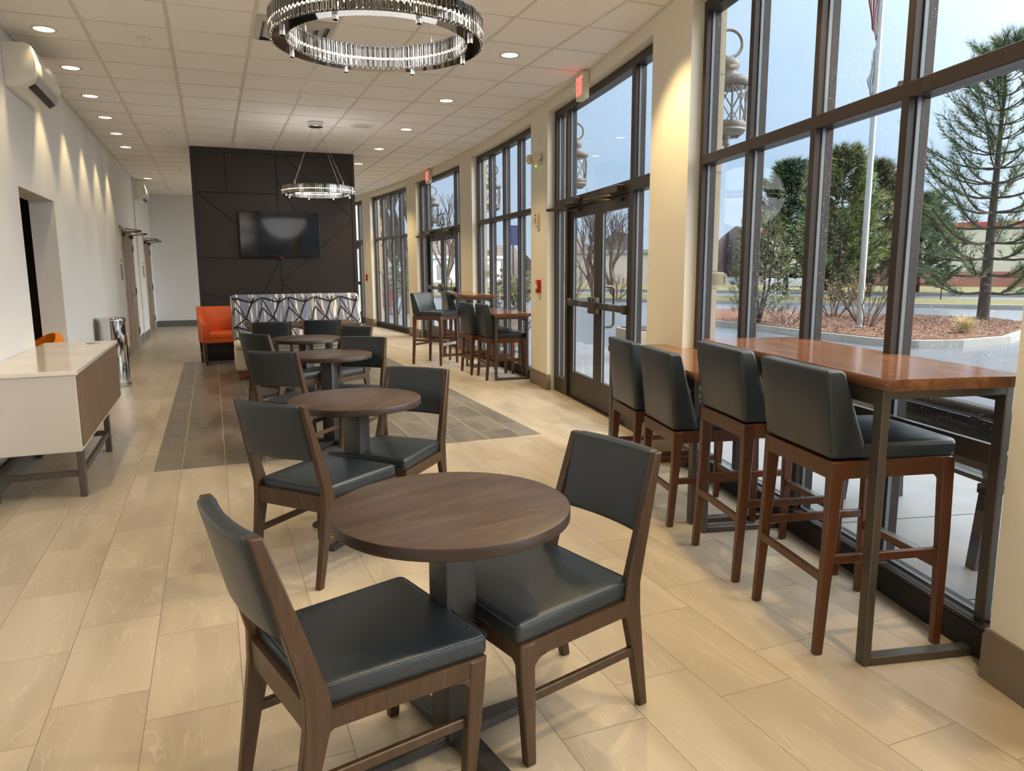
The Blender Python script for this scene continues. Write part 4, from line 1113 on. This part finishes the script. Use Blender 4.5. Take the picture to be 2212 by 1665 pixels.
# ---- plants
def needles(mb, p, ax, n, L, w, spread, mi=0):
    p = Vector(p); ax = Vector(ax).normalized(); a = ax.orthogonal().normalized(); b = ax.cross(a)
    for _ in range(n):
        th = rnd.uniform(0,2*PI); sp = spread*math.sqrt(rnd.random())
        d = (ax + (a*math.cos(th)+b*math.sin(th))*sp).normalized(); e = d.orthogonal().normalized()*w; l = L*rnd.uniform(.7,1.15)
        mb.add([p-e, p+e, p+d*l], [(0,1,2)], mi)
def pine(name, label, x, y, h, r0, whorls, nb, tufts, nn, L, w, z0=.9, mats=None, group=None, lean=0):
    t = thing(name, label, 'tree', (x,y,0), 0, group); nm = mats or [M['needle'], M['needle_yellow']]
    tr = MB(); fo = MB()
    rad = .010*h+.09 if h < 12 else .2
    rad = .022*h
    tr.tube([(lean*k/6,0,h*k/6-.05) for k in range(7)], [rad*(1-.93*k/6) for k in range(7)], 10)
    for i in range(whorls):
        f = i/(whorls-1); z = z0+(h-z0-.25)*f**.92; R0 = r0*(1-f)**.75*(.75+.25*min(1,f*5))+.25
        for k in range(nb):
            a = 2*PI*k/nb+i*1.1+rnd.uniform(-.4,.4); ln = R0*rnd.uniform(.7,1.15); up = rnd.uniform(.05,.35)+.55*f
            pts = []
            for q in range(6):
                u = q/5; pts.append(Vector((lean*z/h+math.cos(a)*ln*u, math.sin(a)*ln*u, z+ln*(up*u*u+.12*u-.10*math.sin(PI*u)*(1-f)))))
            tr.tube(pts, [max(.006,.030*ln*(1-u*.85)*.5+.004) for u in (0,.2,.4,.6,.8,1)], 4)
            for q in range(tufts):
                u = .30+.70*(q+rnd.random()*.6)/tufts if tufts > 1 else 1
                u = min(u, 1); s_ = min(4, int(u*5)); p = pts[s_].lerp(pts[s_+1], u*5-s_)
                ax = (pts[min(5,s_+1)]-pts[s_]).normalized()+Vector((rnd.uniform(-.7,.7),rnd.uniform(-.7,.7),rnd.uniform(.0,.8)))
                tip = p+ax.normalized()*L*.8
                if tufts > 3: tr.tube([p, tip], [.006,.003], 3)
                mi = 1 if rnd.random() < .22 else 0
                needles(fo, p.lerp(tip,.4), ax, nn//2, L, w, .9, mi); needles(fo, tip, ax, nn-nn//2, L, w, .75, mi)
    needles(fo, (lean,0,h-.1), (0,0,1), nn*2, L*1.2, w, .5)
    tr.build('trunk', M['bark'], t, smooth=60); fo.build('foliage', nm, t, smooth=0)
    return t
pine('pine_tree','large loose-needled pine on the planting island, right of the flagpole',19.03,13.45,7.0,2.9,17,6,14,26,.30,.009,.75)
G = 'conifers across the car park'
pine('pine_tree','dark dense conifer beyond the road, left of the flagpole',28.3,31.0,6.6,2.4,20,7,9,22,.42,.040,.9,[M['needle_dark'],M['needle_yellow']],G)
pine('pine_tree','yellow-green conifer beyond the road, just left of the flagpole',25.85,25.1,6.3,2.1,19,7,8,20,.40,.036,.9,[M['needle_yellow'],M['needle']],G)
pine('pine_tree','spiky conifer beyond the road, just right of the flagpole',30.1,27.2,6.2,2.0,19,7,8,20,.40,.036,.6,[M['cedar'],M['needle']],G)
pine('pine_tree','blue-green conifer beyond the road, behind the lamp post',36.0,29.3,5.0,2.0,16,7,8,20,.42,.04,.5,[M['needle_dark'],M['needle']],G)
pine('pine_tree','low dark conifer beyond the road, between the two flagpole conifers',30.6,29.6,4.0,1.8,14,7,8,20,.42,.04,.4,[M['needle_dark'],M['needle_dark']],G)
def twigs(mb, p, d, L, r, depth, spread, gain=.72, kids=(2,3), lift=.1, tips=None):
    p = Vector(p); d = Vector(d).normalized(); q = p+d*L*.5+Vector((rnd.uniform(-.05,.05)*L,rnd.uniform(-.05,.05)*L,0)); e = p+d*L
    mb.tube([p,q,e], [r,r*.85,r*.7], 3 if depth < 3 else 5)
    if tips is not None and depth <= 1: tips.append((e, d))
    if depth <= 0: return
    for _ in range(rnd.randint(*kids)):
        nd = (d+Vector((rnd.uniform(-1,1),rnd.uniform(-1,1),rnd.uniform(-.6,1)+lift))*spread).normalized()
        twigs(mb, e if rnd.random() < .6 else q, nd, L*gain*rnd.uniform(.8,1.15), r*.62, depth-1, spread, gain, kids, lift, tips)
def bare_tree(label, x, y, h, depth=6, spread=.55, mat=None, group='bare trees across the car park', r=None):
    t = thing('bare_tree', label, 'tree', (x,y,-.1), 0, group); mb = MB()
    for k in range(3): twigs(mb, (0,0,0) if k == 0 else (rnd.uniform(-.1,.1),rnd.uniform(-.1,.1),h*.10), (rnd.uniform(-.25,.25),rnd.uniform(-.25,.25),1), h*.24, r or .02*h, depth, spread, .78, (2,3), .25)
    mb.build('branches', mat or M['twig'], t, smooth=60); return t
bare_tree('spreading bare tree seen through the left leaf of the near glass doors',17.1,31.7,5.6)
bare_tree('bare tree seen through the right leaf of the near glass doors',21.7,38.0,5.4)
bare_tree('bare tree seen through the far glass doors',13.2,43.0,6.5,5)
bare_tree('big bare tree close outside the farthest four-light window',6.3,25.4,8.0,6,.6,M['bark'])
def shrub(name, label, x, y, h, w, stems, mat, leaf=None, nleaf=0, leafL=.06, depth=3, group=None, z=0.0, lw=.02):
    t = thing(name, label, 'shrub', (x,y,z), 0, group); mb = MB(); fo = MB()
    for k in range(stems):
        a = 2*PI*k/stems+rnd.uniform(-.3,.3); o = rnd.uniform(.15,1)*w/h; tips = []
        twigs(mb, (.12*w*math.cos(a)*.6,.12*w*math.sin(a)*.6,0), (o*math.cos(a),o*math.sin(a),1.1), h*.38, .010+.004*h, depth, .42, .70, (2,3), .2, tips)
        if leaf:
            for e, d in tips: needles(fo, e, d, nleaf, leafL, lw, 1.2, rnd.randint(0, len(leaf)-1))
    mb.build('stems', mat, t, smooth=60)
    if leaf: fo.build('foliage', leaf, t, smooth=0)
    return t
shrub('bare_shrub','large many-stemmed bare shrub on the mulch in front of the flagpole',14.5,13.15,1.75,2.0,13,M['twig'])
shrub('bare_shrub','low twiggy bare shrub at the left end of the mulch island',13.3,14.4,.75,1.2,9,M['redtwig'],depth=3)
shrub('bare_shrub','rounded reddish bare shrub on the grass, seen through the right near door leaf',17.4,29.9,1.45,1.8,16,M['redtwig'],z=-.02)
shrub('bare_shrub','dense reddish bare shrub on the grass, seen through the left near door leaf',15.6,30.9,1.9,2.0,16,M['redtwig'],z=-.02)
shrub('yellow_shrub','yellow-leaved shrub behind the large bare shrub',16.6,16.2,1.25,2.2,14,M['twig'],[M['yellowleaf'],M['yellowleaf'],M['needle']],8,.09,z=0,lw=.03)
shrub('evergreen_shrub','dark evergreen shrub outside the four-light window in mid room',6.1,14.8,1.5,1.2,12,M['twig'],[M['leafgreen'],M['cedar']],7,.10,lw=.035,z=-.15)
shrub('evergreen_shrub','dark evergreen shrub outside the farthest four-light window',5.4,23.4,1.7,1.0,12,M['twig'],[M['leafgreen']],8,.10,lw=.035,z=-.15)
def cedar():
    t = thing('cedar_shrub', 'tall olive-brown cedar shrub at the left end of the planting island', 'shrub', (13.05,15.2,0)); tr = MB(); fo = MB()
    for k in range(7):
        a = rnd.uniform(0,2*PI); tr.tube([(0,0,0),(.25*math.cos(a),.25*math.sin(a),.9),(.35*math.cos(a),.35*math.sin(a),2.2)], [.05,.03,.012], 5)
    for _ in range(1100):
        z = rnd.uniform(.25,2.75); rr = .72*math.sqrt(max(.02,1-((z-1.1)/1.75)**2))*math.sqrt(rnd.uniform(.25,1)); a = rnd.uniform(0,2*PI)
        needles(fo, (rr*math.cos(a),rr*math.sin(a),z), (math.cos(a)*.6,math.sin(a)*.6,1), 9, .20, .010, .5, 0 if rnd.random() < .7 else 1)
    tr.build('trunk', M['bark'], t, smooth=60); fo.build('foliage', [M['cedar'],M['needle_yellow']], t, smooth=0)
cedar()
t = MB()
for _ in range(260):
    a = rnd.uniform(0,2*PI); sp = rnd.uniform(.1,1); L = rnd.uniform(.3,.6); b0 = Vector((rnd.uniform(-.08,.08),rnd.uniform(-.08,.08),0)); d = Vector((math.cos(a)*sp,math.sin(a)*sp,1)).normalized()
    m_ = b0+d*L*.6; e_ = b0+d*L+Vector((math.cos(a)*.12,math.sin(a)*.12,-.10)); w_ = Vector((-math.sin(a),math.cos(a),0))*.005
    t.add([b0-w_,b0+w_,m_+w_,m_-w_,e_], [(0,1,2,3),(3,2,4)])
o = t.build('grass_tuft', M['straw'], smooth=0, loc=(14.95,10.95,.01)); tag(o, 'straw-coloured ornamental grass tuft on the mulch before the large pine', 'grass')
t = thing('young_tree', 'thin bare sapling on the grass left of the large pine trunk', 'tree', (29.6,22.9,-.02)); mb = MB(); twigs(mb,(0,0,0),(0,0,1),.7,.03,4,.6,.7); mb.build('branches', M['bark'], t)

# ---- flagpole and flags
t = thing('flagpole', 'tall grey flagpole rising from the planting island', 'flagpole', (14.28,13.12,0))
MB().tube([(0,0,0),(0,0,4),(0,0,9.0)], [.075,.068,.055], 16).build('pole', plain('grey_aluminium', (176,174,170), .35, .6), t)
MB().lathe([(0,0),(.16,0),(.16,.03),(.09,.06),(.09,.10),(0,.10)], 20).build('base_collar', M['steel'], t)
def stripe_mat():
    m = Mat('striped_flag_cloth'); m.set(.8,0,.2)
    at = m.node('ShaderNodeTexCoord'); sp = m.node('ShaderNodeSeparateXYZ'); m.link(at.outputs['UV'], sp.inputs[0])
    f = m.math('FRACT', m.math('MULTIPLY', sp.outputs[0], 6.5))
    m.col(m.mix(m.math('GREATER_THAN', f, .5), lin(150,40,52), lin(226,224,226))); return m.m
def drape(name, label, zt, zb, width, mat, group):
    nu, nv = 26, 16; vs = []; uv = []
    for j in range(nv+1):
        for i in range(nu+1):
            u, v = i/nu, j/nv
            droop = zt-(zt-zb)*v*(1-.25*u)-.55*u*(1-v*.5)
            x = .07+width*u*(.35+.3*math.sin(v*3+.4))+.02*math.sin(9*v+4*u); y = .07*math.sin(u*15+v*2)*(.4+.6*v)
            vs.append((-.55*x+.83*y, .83*x*.75+.55*y, droop)); uv.append((u, v))
    fs = [(j*(nu+1)+i, j*(nu+1)+i+1, (j+1)*(nu+1)+i+1, (j+1)*(nu+1)+i) for j in range(nv) for i in range(nu)]
    me = bpy.data.meshes.new(name); me.from_pydata(vs, [], fs); me.materials.append(mat)
    l = me.uv_layers.new(); 
    for lp in me.loops: l.data[lp.index].uv = uv[lp.vertex_index]
    me.polygons.foreach_set('use_smooth', [True]*len(me.polygons)); me.update()
    o = bpy.data.objects.new(name, me); C.objects.link(o); o.location = (14.28,13.12,0); tag(o, label, 'flag', group)
    sd = o.modifiers.new('cloth', 'SOLIDIFY'); sd.thickness = .006
drape('flag', 'limp red and white striped flag hanging from the flagpole', 8.6, 6.45, .38, stripe_mat(), None)
drape('flag', 'limp whitish flag hanging below the striped one on the flagpole', 6.4, 5.3, .22, plain('white_flag_cloth', (206,210,212), .8), None)
# ---- street lamp
t = thing('street_lamp', 'tall parking lot lamp post with a boxy head right of the flagpole', 'street lamp', (29.0,24.55,0))
MB().tube([(0,0,-.15),(0,0,9.3)], [.12,.085], 12).build('pole', plain('lamp_post_grey', (150,142,138), .5, .3), t)
MB().lathe([(0,-.15),(.3,-.15),(.3,.45),(0,.45)], 16).build('footing', M['kerbm'], t)
hd = MB(); hd.hexa([(-.9,.12,9.12),(-.25,-.38,9.12),(.1,.05,9.12),(-.5,.55,9.12)], [(-.85,.12,9.36),(-.25,-.32,9.40),(.06,.06,9.40),(-.48,.5,9.36)]); hd.beam((-.1,.05,9.2),(0,0,9.2),.08,.1); hd.build('lamp_head', M['closer'], t)
# ---- buildings, signs, car
t = thing('store_building', 'pale store with a brick-red base behind the large pine', 'building', (52.0,39.5,0), R(127))
MB().box(-7,14,-9,0,-.15,1.0).build('brick_base', plain('brick_red', (176,112,94), .8), t)
MB().box(-7,14,-8.98,-.04,1.0,4.3).build('wall', plain('pale_stucco', (220,210,184), .8), t)
MB().box(-7.1,14.1,-9.1,.1,4.3,4.62).build('roof_band', plain('roof_red', (190,70,60), .6), t)
MB().box(.4,1.3,0,.05,.0,.9).build('service_door', M['darkroom'], t)
t = thing('low_building', 'low pale building with a blue sign, seen through the right near door leaf', 'building', (40.3,69.2,0), R(60))
MB().box(-9,9,-3,5,-.15,2.75).build('wall', plain('beige_wall', (196,184,166), .8), t)
MB().box(-9.2,9.2,-3.2,5.2,2.75,3.1).build('roof', plain('grey_roof', (150,146,142), .7), t)
bl = MB(); bl.box(.4,3.0,5.0,5.08,1.0,2.6)
bl = MB(); bl.box(-.9,1.4,5.0,5.1,.9,2.7); bl.build('blue_panel', plain('blue_sign', (52,76,150), .5), t)
t = thing('white_building', 'long white low building seen through the far glass doors', 'building', (27.5,85.7,0), R(18))
MB().box(-7,7,0,6,-.15,2.6).build('wall', plain('white_wall', (220,222,224), .7), t)
for k in range(4): MB().box(-6+3.2*k,-4.2+3.2*k,-.05,.02,.1,1.9).build('bay_door', plain('grey_bay_door', (130,132,134), .6), t)
MB().box(-7.3,7.3,-.4,6.3,2.6,2.95).build('roof', plain('white_roof', (205,206,208), .7), t)
def brick_mat():
    m = Mat('red_brick'); m.set(.85,0,.2); tc = m.node('ShaderNodeTexCoord'); mp = m.node('ShaderNodeMapping'); mp.inputs['Rotation'].default_value = (R(90),0,0); m.link(tc.outputs['Object'], mp.inputs['Vector'])
    b = m.node('ShaderNodeTexBrick'); b.inputs['Scale'].default_value = 3.5; b.inputs['Color1'].default_value = lin(158,98,74); b.inputs['Color2'].default_value = lin(176,118,88); b.inputs['Mortar'].default_value = lin(170,156,140); b.inputs['Mortar Size'].default_value = .015
    m.link(mp.outputs[0], b.inputs['Vector']); m.col(b.outputs['Color']); return m.m
t = thing('brick_building', 'red brick building with tan gable outside the farthest windows', 'building', (7.2,30.2,0), R(-8))
MB().box(-4,-.4,0,6,-.15,3.0).build('wall', brick_mat(), t)
MB().box(-4,-.4,.02,6,3.0,4.3).build('upper_wall', plain('ochre_siding', (206,170,108), .8), t)
MB().extr([(-.4,4.25),(3,5.4),(6.4,4.25)], lambda y, z: (-4.2,y,z), lambda y, z: (-.2,y,z)).build('roof', plain('brown_roof', (120,96,84), .8), t)
t = thing('pole_sign', 'blue roadside sign with an orange left edge, seen through the mid-room window', 'sign', (34.0,83.3,0), R(-22))
MB().tube([(0,0,-.15),(0,0,4.2)], .12, 10).build('pole', M['closer'], t)
MB().box(-.88,.88,-.12,.12,4.15,6.5).build('panel', plain('navy_sign', (40,52,110), .5), t)
MB().box(-.92,-.66,-.14,.13,4.15,6.5).build('orange_edge', plain('orange_sign', (226,148,72), .5), t)
t = thing('car', 'white car parked beyond the road, left of the dark dense conifer trunk', 'car', (33.6,35.6,-.15), R(140))
cr = plain('white_car_paint', (226,228,230), .25, coat=.3)
MB().extr([(-2.15,.35),(-2.2,.75),(-1.6,.92),(1.5,.92),(2.1,.78),(2.15,.35)], lambda x, z: (x,-.85,z), lambda x, z: (x,.85,z)).build('body', cr, t, bevel=.08, seg=3)
MB().hexa([(-1.5,-.78,.9),(1.2,-.78,.9),(1.2,.78,.9),(-1.5,.78,.9)], [(-.95,-.62,1.42),(.55,-.62,1.42),(.55,.62,1.42),(-.95,.62,1.42)]).build('windows', M['screen'], t, bevel=.05)
MB().box(-.93,.53,-.61,.61,1.40,1.45).build('roof', cr, t, bevel=.02)
for x in (-1.35,1.35):
    for y in (-.86,.86):
        w_ = MB().lathe([(0,-.1),(.30,-.1),(.33,-.06),(.33,.06),(.30,.1),(0,.1)], 20); w_.xf(Matrix.Translation((x,y,.33)) @ Matrix.Rotation(R(90),4,'X')); w_.build('wheel', M['black'], t)
# ---- outdoor seats by the far windows
def tub(name, label, x, y, rz, mat, cat):
    t = thing(name, label, cat, (x,y,-.02), rz); b = MB(); n = 14; ring = []
    for k in range(n+1):
        a = R(-25+230*k/n); c, s = math.cos(a), math.sin(a); h = .74+.06*max(0,s)
        ring.append([(.27*c,.27*s,.12),(.35*c,.35*s,.12),(.40*c,.40*s,h),(.34*c,.34*s,h)])
    b.add([p for q in ring for p in q], [(i*4+j,(i+1)*4+j,(i+1)*4+(j+1) % 4,i*4+(j+1) % 4) for i in range(n) for j in range(4)]+[(0,1,2,3),(n*4+3,n*4+2,n*4+1,n*4)])
    b.build('backrest', mat, t, smooth=50); MB().lathe([(0,.1),(.28,.1),(.29,.40),(.27,.43),(0,.44)], 24).build('seat', mat, t, smooth=40)
    for k in range(4): a = R(45+90*k); MB().tube([(.26*math.cos(a),.26*math.sin(a),.12),(.28*math.cos(a),.28*math.sin(a),0)], .02, 6).build('leg', M['black'], t)
tub('wicker_chair', 'brown woven outdoor tub chair outside the mid-room window', 4.80, 12.1, R(-95), plain('brown_wicker', (124,104,92), .7, var=.25, vscale=40), 'chair')
tub('outdoor_chair', 'red outdoor tub chair outside the farthest four-light window', 5.75, 26.0, R(-80), plain('red_plastic', (150,48,52), .5), 'chair')
t = thing('stone_planter', 'tan stone planter box on the pavement left behind the near lantern pier', 'planter', (6.6,10.1,-.15), R(-10))
MB().box(-.5,.5,-.5,.5,0,.62).build('box', M['stone'], t, bevel=.02); MB().box(-.44,.44,-.44,.44,.60,.632).build('soil', M['bark'], t)
# ---- far treeline
mb = MB(); u = []
for k in range(141):
    a = R(-8+78*k/140); d = 125+10*math.sin(k*.7); h = 5.2+1.6*math.sin(k*.31)+1.2*math.sin(k*.83+1)+rnd.uniform(-.7,.7)
    u.append((math.sin(a)*d, math.cos(a)*d, h))
for (x0,y0,h0),(x1,y1,h1) in zip(u,u[1:]): mb.hexa([(x0,y0,-.2),(x0*1.05,y0*1.05,-.2),(x1*1.05,y1*1.05,-.2),(x1,y1,-.2)], [(x0,y0,h0),(x0*1.05,y0*1.05,h0*.9),(x1*1.05,y1*1.05,h1*.9),(x1,y1,h1)])
o = mb.build('treeline', plain('winter_woods', (128,116,114), .95, var=.2, vscale=.5), smooth=0); tag(o, kind='stuff'); o['label'] = 'far band of bare winter woods on the horizon'

# ------------------------------------------------------------------ sky, camera, colour
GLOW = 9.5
w = bpy.data.worlds.new('overcast_sky'); bpy.context.scene.world = w; w.use_nodes = True; nt = w.node_tree; nd = nt.nodes
bg = nd['Background']; tc = nd.new('ShaderNodeTexCoord'); sp = nd.new('ShaderNodeSeparateXYZ'); nt.links.new(tc.outputs['Generated'], sp.inputs[0])
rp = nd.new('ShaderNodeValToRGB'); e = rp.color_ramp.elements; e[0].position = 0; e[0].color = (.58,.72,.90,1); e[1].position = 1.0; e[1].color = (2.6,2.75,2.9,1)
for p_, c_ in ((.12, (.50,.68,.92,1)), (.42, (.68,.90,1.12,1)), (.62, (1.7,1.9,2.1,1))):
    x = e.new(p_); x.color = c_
nz = nd.new('ShaderNodeTexNoise'); nz.inputs['Scale'].default_value = 2.2; nz.inputs['Detail'].default_value = 4
mp = nd.new('ShaderNodeMapping'); mp.inputs['Scale'].default_value = (1,1,3); nt.links.new(tc.outputs['Generated'], mp.inputs['Vector']); nt.links.new(mp.outputs[0], nz.inputs['Vector'])
mx = nd.new('ShaderNodeMix'); mx.data_type = 'RGBA'; mx.blend_type = 'SOFT_LIGHT'; mx.inputs[0].default_value = .35
nt.links.new(sp.outputs[2], rp.inputs['Fac']); nt.links.new(rp.outputs['Color'], mx.inputs[6]); nt.links.new(nz.outputs['Fac'], mx.inputs[7]); 
# broad bright sky patch, added out of view at right to brighten the room
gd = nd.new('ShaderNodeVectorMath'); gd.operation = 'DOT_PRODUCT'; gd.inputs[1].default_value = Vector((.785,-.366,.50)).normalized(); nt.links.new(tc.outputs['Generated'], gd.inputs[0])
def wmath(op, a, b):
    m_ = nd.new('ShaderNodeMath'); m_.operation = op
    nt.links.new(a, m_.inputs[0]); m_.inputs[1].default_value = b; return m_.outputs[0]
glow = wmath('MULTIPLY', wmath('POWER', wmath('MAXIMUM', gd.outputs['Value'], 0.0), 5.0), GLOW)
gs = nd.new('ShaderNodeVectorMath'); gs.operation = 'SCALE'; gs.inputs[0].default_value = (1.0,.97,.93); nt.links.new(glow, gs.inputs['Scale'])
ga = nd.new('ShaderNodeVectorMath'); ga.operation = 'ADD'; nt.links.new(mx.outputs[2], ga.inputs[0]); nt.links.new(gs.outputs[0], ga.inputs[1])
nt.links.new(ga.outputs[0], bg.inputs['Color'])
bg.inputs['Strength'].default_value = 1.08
for p_, n_ in ((-17.95,'a'),(-14.4,'b'),(-10.8,'c'),(-7.3,'d'),(-3.7,'e'),(-.1,'f'),(3.5,'g'),(7.0,'h')):
    l = bpy.data.lights.new('sky_portal', 'AREA'); l.shape = 'RECTANGLE'; l.size = 2.8; l.size_y = 3.1; l.cycles.is_portal = True
    o = bpy.data.objects.new('sky_portal', l); C.objects.link(o); x_, y_, z_ = W(p_, .33, 1.6); o.location = (x_,y_,z_)
    o.rotation_euler = Vector((-math.cos(wang(p_)), -math.sin(wang(p_)), 0)).to_track_quat('-Z','Z').to_euler()

sc = bpy.context.scene
cam = bpy.data.cameras.new('camera'); co = bpy.data.objects.new('camera', cam); C.objects.link(co); sc.camera = co
cam.sensor_fit = 'HORIZONTAL'; cam.sensor_width = 36; cam.lens = 1582.9*36/2212; cam.clip_start = .05; cam.clip_end = 500
yaw, pitch, roll = .384879661, .158987082, -.00546774
cyw, syw, cp, spc = math.cos(yaw), math.sin(yaw), math.cos(pitch), math.sin(pitch)
F_ = Vector((syw*cp, cyw*cp, -spc)); R_ = Vector((cyw,-syw,0)); U_ = R_.cross(F_)
R2 = R_*math.cos(roll)+U_*math.sin(roll); U2 = U_*math.cos(roll)-R_*math.sin(roll)
co.matrix_world = Matrix(((R2.x,U2.x,-F_.x,0),(R2.y,U2.y,-F_.y,0),(R2.z,U2.z,-F_.z,H),(0,0,0,1)))
sc.view_settings.view_transform = 'Standard'; sc.view_settings.look = 'None'; sc.view_settings.gamma = 1; sc.view_settings.use_curve_mapping = False
sc.view_settings.exposure = 0.0
cy_ = sc.cycles
cy_.use_denoising = True; cy_.max_bounces = 8; cy_.diffuse_bounces = 4; cy_.glossy_bounces = 3; cy_.transmission_bounces = 5; cy_.transparent_max_bounces = 16; cy_.use_adaptive_sampling = True; cy_.adaptive_threshold = .12; cy_.adaptive_min_samples = 16
cy_.caustics_reflective = False; cy_.caustics_refractive = False; cy_.sample_clamp_indirect = 6; cy_.use_light_tree = True
